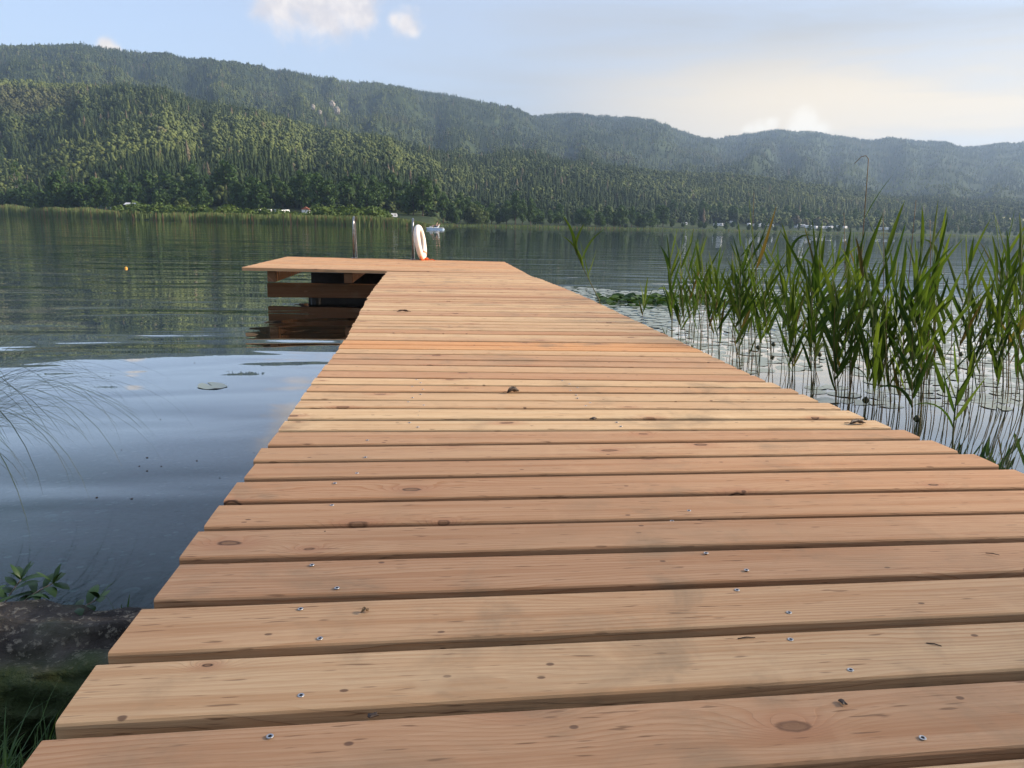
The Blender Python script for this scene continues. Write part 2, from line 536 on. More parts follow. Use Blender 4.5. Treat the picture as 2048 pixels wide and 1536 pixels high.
def build_world():
    w = bpy.data.worlds.new('World')
    S.world = w
    w.use_nodes = True
    nt = w.node_tree
    nt.nodes.clear()
    t = NT.__new__(NT)
    t.nt = nt
    out = nt.nodes.new('ShaderNodeOutputWorld')
    sky = nt.nodes.new('ShaderNodeTexSky')
    sky.sky_type = 'NISHITA'
    sky.sun_disc = False
    sky.sun_elevation = SUN_EL
    sky.sun_rotation = SUN_AZ
    sky.air_density = 1.0
    sky.dust_density = 1.6
    sky.ozone_density = 1.0
    STR = 0.15
    K = 1 / (STR * 2 ** EXPO)      # cloud colours below are what the picture shows
    tc = nt.nodes.new('ShaderNodeTexCoord')
    D = tc.outputs['Generated']
    sx = t.n('ShaderNodeSeparateXYZ', {0: D})
    zz = sx.outputs[2]
    col = sky.outputs[0]
    col = t.mix(.50, col, (.60 * K, .665 * K, .90 * K))
    # thin high veil towards the right: warm cream
    rgt = ray(2200, 200)
    rv = Vector((rgt.x, rgt.y, 0)).normalized()
    dt = t.n('ShaderNodeVectorMath', {0: D, 1: tuple(rv)}, operation='DOT_PRODUCT').outputs['Value']
    veil_n = t.noise(t.n('ShaderNodeMapping', {'Vector': D, 'Scale': (1.6, 1.6, 13.0), 'Rotation': (.05, .06, 0)}).outputs[0], 1.6, 4.0, .55, .3)
    veil = t.math('MULTIPLY', t.sstep(dt, .45, 1.0), t.sstep(zz, .12, .75, 1.0, .45))
    veil = t.math('MULTIPLY', veil, t.sstep(veil_n, .28, .62, .55, 1.0))
    col = t.mix(t.math('MULTIPLY', veil, .95), col, (.56 * K, .545 * K, .52 * K))
    low = t.math('MULTIPLY', t.sstep(dt, .78, .96), t.sstep(zz, .145, .235, 1.0, 0.0))
    low = t.math('MULTIPLY', low, t.sstep(veil_n, .35, .55, .45, 1.0))
    col = t.mix(t.math('MULTIPLY', low, .95), col, (1.20 * K, .98 * K, .66 * K))
    # cumulus puffs
    puffs = [(560, -25, 55), (625, -5, 50), (690, 5, 50), (722, 38, 26), (660, 38, 26), (590, -80, 80), (700, -90, 70),
             (812, 45, 24), (790, 40, 13), (825, 60, 13), (212, 90, 13), (232, 102, 9), (1610, 246, 24), (1594, 262, 20), (1634, 264, 18), (1522, 260, 18), (1540, 248, 14), (1500, 262, 14)]
    det = t.noise(D, 24.0, 6.0, .62, .25)
    det2 = t.noise(D, 9.0, 3.0, .55)
    dd = t.math('ADD', t.math('MULTIPLY', t.math('SUBTRACT', det, .5), 1.9), t.math('MULTIPLY', t.math('SUBTRACT', det2, .5), .8))
    acc = None
    for (px, py, r_) in puffs:
        c = ray(px, py)
        v = t.n('ShaderNodeVectorMath', {0: D, 1: tuple(c)}, operation='DISTANCE').outputs['Value']
        q = t.math('SUBTRACT', 1.0, t.math('DIVIDE', v, r_ / FPX * 1.35))
        acc = q if acc is None else t.math('SMOOTH_MAX', acc, q, .25)
    cm = t.sstep(t.math('ADD', acc, dd), -.12, .72)
    shade = t.sstep(t.noise(D, 34.0, 4.0, .6), .35, .65)
    cc = t.mix(shade, (.86 * K, .80 * K, .79 * K), (1.12 * K, 1.02 * K, .94 * K))
    cc = t.mix(t.sstep(zz, .20, .15), cc, (1.34 * K, 1.18 * K, .92 * K))
    col = t.mix(t.math('MULTIPLY', cm, .94), col, cc)
    bg = nt.nodes.new('ShaderNodeBackground')
    bg.inputs[1].default_value = STR
    nt.links.new(col, bg.inputs[0])
    nt.links.new(bg.outputs[0], out.inputs[0])


build_world()
ld = bpy.data.lights.new('sun', 'SUN')
ld.energy = 4.4
ld.angle = rad(7)
ld.color = (1.0, .86, .70)
sun = bpy.data.objects.new('sun', ld)
COL.objects.link(sun)
sd = Vector((math.sin(SUN_AZ) * math.cos(SUN_EL), math.cos(SUN_AZ) * math.cos(SUN_EL), math.sin(SUN_EL)))
sun.rotation_euler = (-sd).to_track_quat('-Z', 'Y').to_euler()
S.view_settings.view_transform = 'Standard'
S.view_settings.look = 'None'
S.view_settings.exposure = EXPO
S.view_settings.gamma = 1.0
S.cycles.use_denoising = True
S.cycles.max_bounces = 8
S.cycles.transparent_max_bounces = 16
S.cycles.caustics_reflective = False
S.cycles.caustics_refractive = False
S.cycles.sample_clamp_indirect = 4.0

# ------------------------------------------------------------------ pier
pier = empty('pier', (0.45, 5.0, DECK))
tag(pier, 'new larch plank pier running out over the lake to an L shaped platform', 'pier')
OFF = -Vector(pier.location)

yl = [.934, 1.103, 1.272, 1.437, 1.596, 1.755, 1.917, 2.067, 2.217, 2.382, 2.528, 2.687, 2.821, 2.962, 3.098]
yr = [.987, 1.145, 1.302, 1.452, 1.602, 1.770, 1.941, 2.086, 2.239, 2.362, 2.496, 2.635, 2.76, 2.91, 3.024, 3.153, 3.303, 3.46, 3.618, 3.776]
NP = 63
END = 10.42
while len(yl) <= NP:
    k = len(yl)
    yl.append(yl[14] + (END - yl[14]) * (k - 14) / (NP - 14))
while len(yr) <= NP:
    k = len(yr)
    yr.append(yr[19] + (END - yr[19]) * (k - 19) / (NP - 19))
for k in range(5):
    yl.insert(0, yl[0] - .166)
    yr.insert(0, yr[0] - .16)
xl_t = ([-2, 4.2, 4.6, 5.2, 6.6, 7.9, 10.5], [-.485, -.485, -.497, -.511, -.555, -.579, -.596])
xr_t = ([-2, .9, 1.94, 2.09, 2.24, 2.36, 2.5, 2.64, 2.76, 2.91, 3.02, 3.15, 4.4, 5.2, 6.2, 7.26, 8.24, 9.25, 9.86, 20],
        [1.85, 1.74, 1.623, 1.601, 1.585, 1.563, 1.541, 1.525, 1.507, 1.497, 1.475, 1.459, 1.45, 1.444, 1.44, 1.428, 1.39, 1.34, 1.286, 1.286])
TH = .043


def plank(mb, xl, xr, ya, yb, wl, wr, zl, zr, col, rnd):
    """one board: front edge runs from (xl,ya) to (xr,yb); widths wl, wr; rounded long edges"""
    b = .0055
    n = 7
    vs = []
    uo = rnd.uniform(0, 40)
    bow = rnd.uniform(-.0016, .0016)
    cup = rnd.uniform(-.0007, .0012)
    skew = rnd.uniform(-.004, .004)
    vv = [0, TH - b, TH - .4 * b, TH, TH + .065, TH + .12, TH + .122, TH + .124, TH + .124 + TH]
    for i in range(n):
        s = i / (n - 1)
        y0 = ya + (yb - ya) * s
        w = wl + (wr - wl) * s
        z = zl + (zr - zl) * s + bow * math.sin(math.pi * s)
        prof = [(0, -TH), (0, -b), (.3 * b, -.3 * b), (b, 0), (w / 2, cup), (w - b, 0), (w - .3 * b, -.3 * b), (w, -b), (w, -TH)]
        for (py, pz) in prof:
            x = xl + (xr - xl) * s + (skew * (py / w) if i in (0, n - 1) else 0)
            vs.append((x, y0 + py, z + pz))
    k = 9
    fs, uvs = [], []
    L = xr - xl
    for i in range(n - 1):
        for j in range(k):
            j2 = (j + 1) % k
            fs.append((i * k + j, (i + 1) * k + j, (i + 1) * k + j2, i * k + j2))
            u0, u1 = uo + L * i / (n - 1), uo + L * (i + 1) / (n - 1)
            v0 = vv[j]
            v1 = vv[j2] if j2 else vv[j] + .124
            uvs.append(((u0, v0), (u1, v0), (u1, v1), (u0, v1)))
    for i, rev in ((0, False), (n - 1, True)):
        f = [i * k + j for j in range(k)]
        uv = [(uo + .0, vs[q][1] * 1.0) for q in f]
        uv = [(uo + (vs[q][2]) * 2, vs[q][1]) for q in f]
        if rev:
            f.reverse()
            uv.reverse()
        fs.append(tuple(f))
        uvs.append(tuple(uv))
    mb.add([Vector(v) + OFF for v in vs], fs, 0, uvs, col)


def disc(mb, c, r, n, mat, z=0.0):
    vs = [Vector((c[0] + r * math.cos(2 * math.pi * i / n), c[1] + r * math.sin(2 * math.pi * i / n), c[2])) + OFF for i in range(n)]
    vb = [v + Vector((0, 0, -.004)) for v in vs]
    fs = [tuple(range(n))] + [(i, i + n, (i + 1) % n + n, (i + 1) % n) for i in range(n)]
    mb.add(vs + vb, fs, mat)


def screw(mb, x, y, z):
    n = 12
    r0, r1, r2 = .0049, .0030, .0021
    vs, fs = [], []
    for (r, dz) in ((r0, .0001), (r0 * .93, .0006), (r1, .0006), (r2, .0001)):
        for i in range(n):
            a = 2 * math.pi * i / n
            vs.append(Vector((x + r * math.cos(a), y + r * math.sin(a), z + dz)) + OFF)
    for k in range(3):
        for i in range(n):
            j = (i + 1) % n
            fs.append((k * n + i, k * n + j, (k + 1) * n + j, (k + 1) * n + i))
    mb.add(vs, fs, 1)
    disc(mb, (x, y, z + .0007), r2 * 1.1, 8, 2)


mb = MB()
rp = random.Random(5)
orange_ids = {30, 31}
spots = [(540, 1474), (602, 1392), (640, 1278), (601, 1219), (674, 1177), (624, 1131), (683, 1100), (650, 1064), (664, 1011), (670, 967), (714, 947), (731, 915), (735, 881),
         (1845, 1477), (1701, 1341), (1581, 1280), (1578, 1226), (1474, 1181), (1493, 1141), (1412, 1107), (1432, 1077), (1344, 1043), (1378, 1022)]
for i in range(len(yl) - 1):
    ya, yb = yl[i], yr[i]
    pl, pr = yl[i + 1] - ya, yr[i + 1] - yb
    xl = float(np.interp(ya, *xl_t)) + rp.uniform(-.006, .006)
    xr = float(np.interp(yb, *xr_t)) + rp.uniform(-.006, .006)
    gap = .0265 + rp.uniform(-.005, .004)
    tone = min(1, max(0, rp.gauss(.42, .40)))
    if i - 5 in (3, 4, 8):
        tone = .95
    redn = rp.choice([0, 0, 0, .08, .2])
    if i - 5 in (20, 21):
        redn = .9
    dz = rp.uniform(-.0012, .0012)
    plank(mb, xl, xr, ya, yb, pl - gap, pr - gap, DECK + dz, DECK + dz, (tone, rp.random(), redn), rp)
    if 2.26 < ya < 3.2:
        for xs in (-.05 - .02 * (ya - 2), .62 - .01 * ya):
            for fy in (.25, .74):
                s = (xs - xl) / (xr - xl)
                screw(mb, xs + rp.uniform(-.035, .035), (ya + (yb - ya) * s) + (pl - gap) * (fy + rp.uniform(-.06, .06)), DECK + dz + .0006)
for (px, py) in spots:
    p = at(px, py, DECK)
    screw(mb, p.x, p.y, DECK + .0012)
mb.build('walkway_deck', [M['deck'], M['screw'], M['hole']], pier)

mb = MB()
PL, PR = -2.49, 1.286
PEND = 13.68
ZL = .026
n = 22
pitch = (PEND - END) / n
for i in range(n):
    y0 = END + i * pitch
    gap = .022 + rp.uniform(-.003, .003)
    tone = min(1, max(0, rp.gauss(.45, .25)))
    plank(mb, PL + rp.uniform(-.006, .006), PR + rp.uniform(-.006, .006), y0, y0, pitch - gap, pitch - gap,
          DECK + ZL, DECK, (tone, rp.random(), rp.choice([.2, .4, .6])), rp)
mb.build('platform_deck', [M['deck'], M['screw'], M['hole']], pier)


def beam_box(x0, x1, y0, y1, z0, z1, name, along='y', mat='beam'):
    m = MB()
    c = Vector(((x0 + x1) / 2, (y0 + y1) / 2, (z0 + z1) / 2))
    mbx = MB()
    mbx.box((0, 0, 0), (x1 - x0, y1 - y0, z1 - z0), bev=.004)
    uo = R.uniform(0, 30)
    uvs = []
    for f in mbx.f:
        q = []
        for k in f:
            p = mbx.v[k]
            if along == 'y':
                q.append((uo + p[1], p[0] + p[2] * 1.01))
            else:
                q.append((uo + p[0], p[1] + p[2] * 1.01))
        uvs.append(tuple(q))
    m.add([Vector(v) + c + OFF for v in mbx.v], mbx.f, 0, uvs, (R.random(), R.random(), R.choice([0, .2])))
    return m.build(name, M[mat], pier)


# joists under the boards (run along the pier), cross beams, piles
ZJ = DECK - TH - .003
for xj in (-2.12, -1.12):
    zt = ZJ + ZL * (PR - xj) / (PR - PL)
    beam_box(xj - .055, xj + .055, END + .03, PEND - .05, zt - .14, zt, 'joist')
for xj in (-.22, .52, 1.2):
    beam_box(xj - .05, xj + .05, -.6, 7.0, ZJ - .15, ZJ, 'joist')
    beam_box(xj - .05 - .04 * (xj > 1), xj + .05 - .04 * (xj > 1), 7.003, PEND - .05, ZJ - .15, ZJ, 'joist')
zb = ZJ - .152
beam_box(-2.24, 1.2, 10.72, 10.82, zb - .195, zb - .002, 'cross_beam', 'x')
beam_box(-2.0, 1.2, 13.0, 13.12, zb - .195, zb - .002, 'cross_beam', 'x', 'shadewood')
beam_box(-1.72, 1.0, 10.90, 11.02, zb - .275, zb - .09, 'cross_beam', 'x', 'shadewood')
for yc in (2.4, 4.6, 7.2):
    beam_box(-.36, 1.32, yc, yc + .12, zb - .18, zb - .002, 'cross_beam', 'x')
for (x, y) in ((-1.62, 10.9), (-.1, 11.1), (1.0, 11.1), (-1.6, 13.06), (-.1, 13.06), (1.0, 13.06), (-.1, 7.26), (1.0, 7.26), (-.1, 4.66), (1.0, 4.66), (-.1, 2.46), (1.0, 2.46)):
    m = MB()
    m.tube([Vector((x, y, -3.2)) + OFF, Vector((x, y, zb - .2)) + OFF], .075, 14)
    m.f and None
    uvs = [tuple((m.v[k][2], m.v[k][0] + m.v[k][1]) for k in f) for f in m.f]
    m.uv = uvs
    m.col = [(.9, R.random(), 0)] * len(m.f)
    m.build('pile', M['shadewood'], pier)

# ------------------------------------------------------------------ ladder
lad = empty('swim_ladder', at(767, 519, DECK))
tag(lad, 'steel swimming ladder with two arched handrails at the platform edge', 'ladder')
LO = -Vector(lad.location)
ylad = PEND - .06
for px in (708, 826):
    b = at_y(px, 519, ylad)
    x = b.x
    zd = DECK + (ZL * (PR - x) / (PR - PL))
    pts = [Vector((x, ylad, zd))]
    H = .70
    rr = .15
    pts.append(Vector((x, ylad, zd + H - rr)))
    for k in range(1, 12):
        a = math.pi * k / 12
        pts.append(Vector((x, ylad + rr - rr * math.cos(a), zd + H - rr + rr * math.sin(a))))
    pts.append(Vector((x, ylad + 2 * rr, zd + H - rr)))
    pts.append(Vector((x + .005, ylad + 2 * rr + .10, zd)))
    pts.append(Vector((x + .005, ylad + 2 * rr + .10, -.8)))
    m = MB()
    m.tube([p + LO for p in pts], .0175, 14)
    hr = m.build('handrail', M['steel'], lad, True)
    m = MB()
    m.tube([Vector((x, ylad, zd + .001)) + LO, Vector((x, ylad, zd + .012)) + LO, Vector((x, ylad, zd + .018)) + LO], [.05, .05, .03], 18)
    m.build('base_flange', M['steel'], hr)
xa, xb = at_y(708, 519, ylad).x, at_y(826, 519, ylad).x
for z in (.18, -.08, -.34, -.6):
    m = MB()
    m.box(Vector(((xa + xb) / 2, ylad + .40, z)) + LO, (xb - xa, .07, .03), bev=.005)
    m.build('rung', M['steel'], lad)

# ------------------------------------------------------------------ lifebuoy
lb = empty('lifebuoy', at_y(841, 521, PEND - .12))
lb.location.z = DECK + .005
tag(lb, 'worn white lifebuoy ring leaning against the ladder handrail', 'lifebuoy')
RM, RT = .252, .056
Ct = Vector((0, 0, RM + RT))
rot = Matrix.Rotation(rad(-9), 3, 'Y') @ Matrix.Rotation(rad(-9.5), 3, 'Z')
base_pivot = Vector((0, 0, 0))


def ringp(a, b, rt=RT, rm=RM):
    # ring in the local YZ plane, axis X
    r_ = rm + rt * math.cos(b)
    return rot @ Vector((rt * .92 * math.sin(b), r_ * math.cos(a), r_ * math.sin(a))) + Ct


def ring_seg(a0, a1, rt, n, m_):
    mb_ = MB()
    vs, fs = [], []
    full = abs(a1 - a0) > 6.28
    for i in range(n if full else n + 1):
        a = a0 + (a1 - a0) * i / n
        for k in range(m_):
            w = 1 + .015 * math.sin(7 * a)
            vs.append(ringp(a, 2 * math.pi * k / m_, rt * w))
    for i in range(n):
        i2 = (i + 1) % n if full else i + 1
        for k in range(m_):
            k2 = (k + 1) % m_
            fs.append((i * m_ + k, i * m_ + k2, i2 * m_ + k2, i2 * m_ + k))
    mb_.add(vs, fs)
    return mb_


ring_seg(0, 2 * math.pi, RT, 56, 18).build('ring', M['buoy'], lb, True)
ring_seg(rad(-66), rad(-50), RT + .002, 5, 18).build('band', M['orange'], lb, True)
m = MB()
pts = []
for i in range(40):
    a = rad(-135 + i * 3.2)
    p = ringp(a, 0, RT + .012, RM)
    pts.append(p)
m.tube(pts, .006, 6)
# loose coil on the boards
pts = []
for i in range(60):
    a = i * .55
    rr = .05 + .018 * math.sin(i * 1.7)
    pts.append(Vector((.055 + rr * math.cos(a) * 1.2, -.03 + rr * math.sin(a), .008 + .0006 * i + .006 * math.sin(i * 2.1))))
for i in range(14):
    pts.append(Vector((.1 + .012 * i, -.02 - .003 * i, .03 - .0016 * i + .006 * math.sin(i * .9))))
m.tube(pts, .0065, 6)
m.build('rope', M['rope'], lb, True)

# ------------------------------------------------------------------ litter on the boards


def curled_leaf(name, px, py, L, W, rz, mat, label, curl=1.2, stalk=True):
    o = empty(name, at(px, py, DECK + .003), rz)
    tag(o, label, 'leaf')
    m = MB()
    vs, fs = [], []
    n, k = 9, 7
    for i in range(n):
        s = i / (n - 1)
        w = W * (math.sin(math.pi * (s * .92 + .04)) ** .8)
        for j in range(k):
            q = (j / (k - 1) - .5) * 2
            a = q * curl
            rr = w / 2 / max(curl, .01)
            vs.append(Vector(((s - .5) * L, rr * math.sin(a) + .0012 * math.sin(9 * s + 4 * q), rr * (1 - math.cos(a)) + .003 * math.sin(5 * s) + .004 * s + .0018 * math.sin(13 * s + j))))
    for i in range(n - 1):
        for j in range(k - 1):
            fs.append((i * k + j, (i + 1) * k + j, (i + 1) * k + j + 1, i * k + j + 1))
    m.add(vs, fs)
    bl = m.build('blade', mat, o, True)
    so = bl.modifiers.new('thickness', 'SOLIDIFY')
    so.thickness = .0008
    if stalk:
        m = MB()
        m.tube([Vector((-L * .5, 0, .003)), Vector((-L * .66, .002, .005)), Vector((-L * .82, .006, .003))], .0011, 6)
        m.build('stalk', mat, o)
    return o


curled_leaf('dead_leaf', 1716, 847, .062, .034, rad(8), M['deadleaf'], 'dark curled dead leaf near the right edge of the pier', 1.5)
curled_leaf('dead_leaf', 1026, 784, .055, .05, rad(30), M['deadleaf'], 'small folded dark leaf standing up in the middle of the pier', 2.4)
curled_leaf('dead_leaf', 808, 623, .10, .035, rad(-6), M['deadleaf'], 'farthest curled brown leaf on the boards before the platform', 1.3)
curled_leaf('dry_leaf', 730, 1222, .014, .009, rad(40), M['dryleaf'], 'tiny pale dry leaf scrap on a near plank', .8, False)


def chip(px, py, r, mat, label):
    o = empty('bark_chip', at(px, py, DECK + .002), R.uniform(0, 6))
    tag(o, label, 'bark chip')
    m = MB()
    vs, fs = [], []
    n = 9
    for kz, s in ((0, .85), (r * .3, 1.0), (r * .55, .55)):
        for i in range(n):
            a = 2 * math.pi * i / n
            q = r * s * (1 + .3 * math.sin(i * 2.7 + r * 900))
            vs.append((q * math.cos(a) * 1.3, q * math.sin(a) * .8, kz))
    for k in range(2):
        for i in range(n):
            j = (i + 1) % n
            fs.append((k * n + i, k * n + j, (k + 1) * n + j, (k + 1) * n + i))
    fs.append(tuple(2 * n + i for i in range(n)))
    fs.append(tuple(reversed(range(n))))
    m.add(vs, fs)
    m.build('chip', mat, o)


chip(1187, 838, .011, M['deadleaf'], 'black crumb lying mid pier beyond the dead leaf row')
chip(745, 1432, .006, M['deadleaf'], 'dark bark crumb in the gap of the nearest planks')
chip(1685, 1405, .0055, M['deadleaf'], 'dark bark crumb on the nearest plank beside the large round knot')
for (x0, y0, L, a) in ((1868, 1289, .022, -.5), (1493, 1276, .030, .05), (1985, 1108, .025, -.45)):
    p = at(x0, y0, DECK + .0015)
    o = empty('twig', p, a)
    tag(o, {1868: 'short dark twig lying on the board below the knotted plank', 1493: 'flat dark splinter lying along a near board', 1985: 'fine dark twig near the right side of a board'}[x0], 'twig')
    m = MB()
    m.tube([(-L / 2, 0, 0), (0, .001, .001), (L / 2, 0, 0)], [.0008, .0011, .0006], 6)
    m.build('stick', M['deadleaf'], o)

# ------------------------------------------------------------------ ground and water near the camera


def bank_y(x):
    return 1.48 + .10 * math.sin(x * 2.1 + .4) + .05 * math.sin(x * 5.3) - .10 * max(0, -x - 1.2)


def ground_z(x, y):
    s = y - bank_y(x)
    if s < 0:
        z = .02 + .20 * (1 - math.exp(s * 4.0)) + .05 * min(4, -s)
    else:
        z = .02 - .22 * (1 - math.exp(-s * 5)) - .085 * s
        z = max(z, -5.0)
    return z + .015 * mnoise.noise(Vector((x * 3, y * 3, 0)))


xs = np.concatenate([np.linspace(-400, -6, 16), np.linspace(-5.5, -2.2, 12), np.linspace(-2, 2.2, 60), np.linspace(2.5, 8, 16), np.linspace(10, 400, 16)])
ys = np.concatenate([np.linspace(-300, -4, 10), np.linspace(-3, 0, 10), np.linspace(.1, 4.5, 80), np.linspace(5, 14, 22), np.linspace(16, 170, 16)])
V = np.array([(x, y, ground_z(x, y)) for y in ys for x in xs])
nx = len(xs)
T = []
for j in range(len(ys) - 1):
    for i in range(nx - 1):
        a = j * nx + i
        T.append((a, a + 1, a + nx + 1, a + nx))
tag(np_mesh('ground', V, T, M['ground'], smooth=True), kind='structure')

m = MB()
m.box((0, 3995, -3.5), (9000, 8010, 7.0))
# the surface sheet is z = 0; the body below it is filled with absorbing water
wat = m.build('lake_water', M['water'])
tag(wat, kind='structure')

# bank rock
rk = empty('boulder', (at(50, 1388, .09)))
tag(rk, 'dark rough rock at the water edge beside the pier', 'rock')
import bmesh
bm = bmesh.new()
bmesh.ops.create_icosphere(bm, subdivisions=5, radius=1.0)
for v in bm.verts:
    c = v.co
    d = .34 * mnoise.fractal(c * 2.3, 1.0, 2.0, 4) + .055 * mnoise.fractal(c * 8, 1.0, 2.0, 3)
    c *= 1 + d
    c.x *= .54
    c.y *= .17
    c.z *= .21
    if c.z > .12:
        c.z = .12 + (c.z - .12) * .5
me = bpy.data.meshes.new('stone')
bm.to_mesh(me)
bm.free()
me.materials.append(M['rock'])
me.polygons.foreach_set('use_smooth', [True] * len(me.polygons))
o = bpy.data.objects.new('stone', me)
COL.objects.link(o)
o.parent = rk
o.rotation_euler = (0, 0, rad(-5))
print('rock at', rk.location)

# ------------------------------------------------------------------ blades


def blade(mb_, p, az, el0, el1, L, W, n=6, fold=.25, col=(.5, 0, 0), twist=0.0, prof='lance', roll=0.0):
    """a leaf blade: starts at p, elevation angle goes from el0 to el1 along it"""
    vs = []
    q = Vector(p)
    for i in range(n + 1):
        s = i / n
        el = el0 + (el1 - el0) * s ** 1.3
        a = az + twist * s
        t = Vector((math.cos(a) * math.cos(el), math.sin(a) * math.cos(el), math.sin(el)))
        side = Vector((-math.sin(a), math.cos(a), 0))
        nrm = side.cross(t)
        if roll:
            side, nrm = side * math.cos(roll) + nrm * math.sin(roll), nrm * math.cos(roll) - side * math.sin(roll)
        if prof == 'lance':
            w = W * min(1.0, .30 + s * 3.2) * (1 - s) ** .62
        elif prof == 'oval':
            w = W * max(.02, math.sin(math.pi * min(1, s * .97 + .03)) ** .75)
        else:
            w = W * (1 - s) ** .5
        if i == n:
            vs.append(q.copy())
        else:
            vs += [q - side * w / 2 + nrm * fold * w / 2, q.copy(), q + side * w / 2 + nrm * fold * w / 2]
        q = q + t * (L / n)
    fs = []
    for i in range(n - 1):
        a = i * 3
        fs += [(a, a + 1, a + 4, a + 3), (a + 1, a + 2, a + 5, a + 4)]
    a = (n - 1) * 3
    fs += [(a, a + 1, a + 3), (a + 1, a + 2, a + 3)]
    mb_.add(vs, fs, 0, None, col)


def reed(base, top, nleaf, seed, label, group, lw=.030, ll=.34, first=.3, brown=.08, stem_r=.0032, open_=.35, phi=None, bare=False, hook=False):
    r = random.Random(seed)
    o = empty('reed', base)
    tag(o, label, 'reed', group)
    top = Vector(top) - Vector(base)
    bend = Vector((r.uniform(-.03, .03), r.uniform(-.03, .03), 0)) * top.length
    pts = []
    n = 9
    for i in range(n + 1):
        s = i / n
        pts.append(top * s + bend * math.sin(math.pi * s) * .6)
    pts[0].z -= .25
    stone = r.random()
    ms = MB()
    if hook:
        e = pts[-1]
        pts += [e + Vector((-.02, 0, .02)), e + Vector((-.05, 0, .012)), e + Vector((-.09, 0, -.03))]
    ms.tube(pts, [stem_r * (1 - .6 * i / (len(pts) - 1)) for i in range(len(pts))], 6)
    ms.col = [(stone, .75 if bare or r.random() < .2 else r.uniform(0, .3), 0)] * len(ms.f)
    ms.build('stem', M['reedstem'], o, True)
    if bare and nleaf == 0:
        return o
    ml = MB()
    ph = r.uniform(0, math.pi) if phi is None else phi
    for k in range(nleaf):
        s = first + (1.0 - first) * (k + .35 * r.random()) / max(1, nleaf - .3)
        s = min(s, .985)
        p = top * s + bend * math.sin(math.pi * s) * .6
        a = ph + math.pi * (k % 2) + r.uniform(-.45, .45)
        up = s > .9
        el0 = rad(r.uniform(58, 79)) if not up else rad(r.uniform(76, 88))
        el1 = el0 - rad(r.uniform(-4, 20)) * (open_ / .35)
        if r.random() < .06:
            el1 = rad(r.uniform(-80, -40))
        L = ll * r.uniform(.7, 1.15) * (1.0 if not up else .75)
        W = lw * r.uniform(.75, 1.15)
        br = 0.0
        if r.random() < brown * (2.6 if s < .5 else .25):
            br = r.uniform(.4, 1.0)
        blade(ml, p, a, el0, el1, L, W, 7, .35, (r.random(), br, 0), r.uniform(-.3, .3), roll=r.choice([-1, 1]) * r.uniform(.3, 1.25))
    ml.build('leaves', M['reedleaf'], o, True)
    return o


# clumps: base pixel (x, y on the water), half spread in pixels, number, top line (pixel y), leaf number
clumps = [
    (1358, 702, 24, 6, 455, 530, 'leafy reed in the small clump at the end nearest the lone leaning reed'),
    (1402, 712, 28, 8, 424, 500, 'leafy reed in the dense clump beside the middle planks of the pier'),
    (1462, 738, 26, 8, 431, 500, 'tall leafy reed in the thicket beside the pale middle planks'),
    (1512, 756, 30, 8, 435, 520, 'leafy reed in the thick of the reed bed behind the mid pier edge'),
    (1566, 778, 30, 8, 441, 540, 'reed with broad leaves in the middle of the reed bed'),
    (1622, 800, 28, 7, 447, 560, 'slender reed between the middle and right thickets of the bed'),
    (1692, 822, 30, 9, 454, 560, 'leafy reed in the clump behind the dark curled dead leaf'),
    (1742, 838, 16, 5, 470, 600, 'reed in the thin group right of the dead leaf'),
    (1802, 858, 32, 9, 444, 560, 'leafy reed in the wide clump over the grey lily pads'),
    (1858, 862, 30, 8, 421, 520, 'tall reed with spreading leaves over the lily pads'),
    (1938, 835, 24, 6, 460, 595, 'reed standing among the lily pads right of the short reed'),
    (1996, 800, 24, 7, 424, 530, 'leafy reed in the clump at the frame edge'),
    (2046, 815, 30, 7, 422, 520, 'reed in the outermost clump at the frame edge'),
]
ns = 100
for ci, (bx, by, sp, cnt, t0, t1, label) in enumerate(clumps):
    grp = 'reeds: ' + label.split(' in ')[-1].split(' over ')[-1]
    grp = 'reeds of clump by ' + ' '.join(label.split()[-4:])
    for k in range(cnt):
        ns += 1
        px = bx + R.uniform(-sp, sp)
        py = by + R.uniform(-38, 26)
        b = at(px, py, 0)
        tp = R.uniform(t0, t1 + 40) if k else t0
        tx = px + R.uniform(-16, 16)
        t = at_y(tx, tp + 55, b.y + R.uniform(-.12, .12))
        reed(b, t, R.choice([7, 8, 9, 10]), ns, label, grp, lw=R.uniform(.024, .036), ll=R.uniform(.27, .42), first=R.uniform(.22, .46), brown=.06)
    # thin leafless stalks of the same clump
    for k in range(max(2, int(cnt * .7))):
        ns += 1
        px = bx + R.uniform(-sp * 1.4, sp * 1.4)
        b = at(px, by + R.uniform(-45, 26), 0)
        t = at_y(px + R.uniform(-22, 22), R.uniform(t1, t1 + 170), b.y)
        reed(b, t, R.choice([0, 0, 1, 2]), ns, 'thin bare stalk among ' + ' '.join(label.split(' in ')[-1].split(' over ')[-1].split()[-9:]), grp + ', bare', lw=.014, ll=.2, first=.6, bare=True, stem_r=.0027)

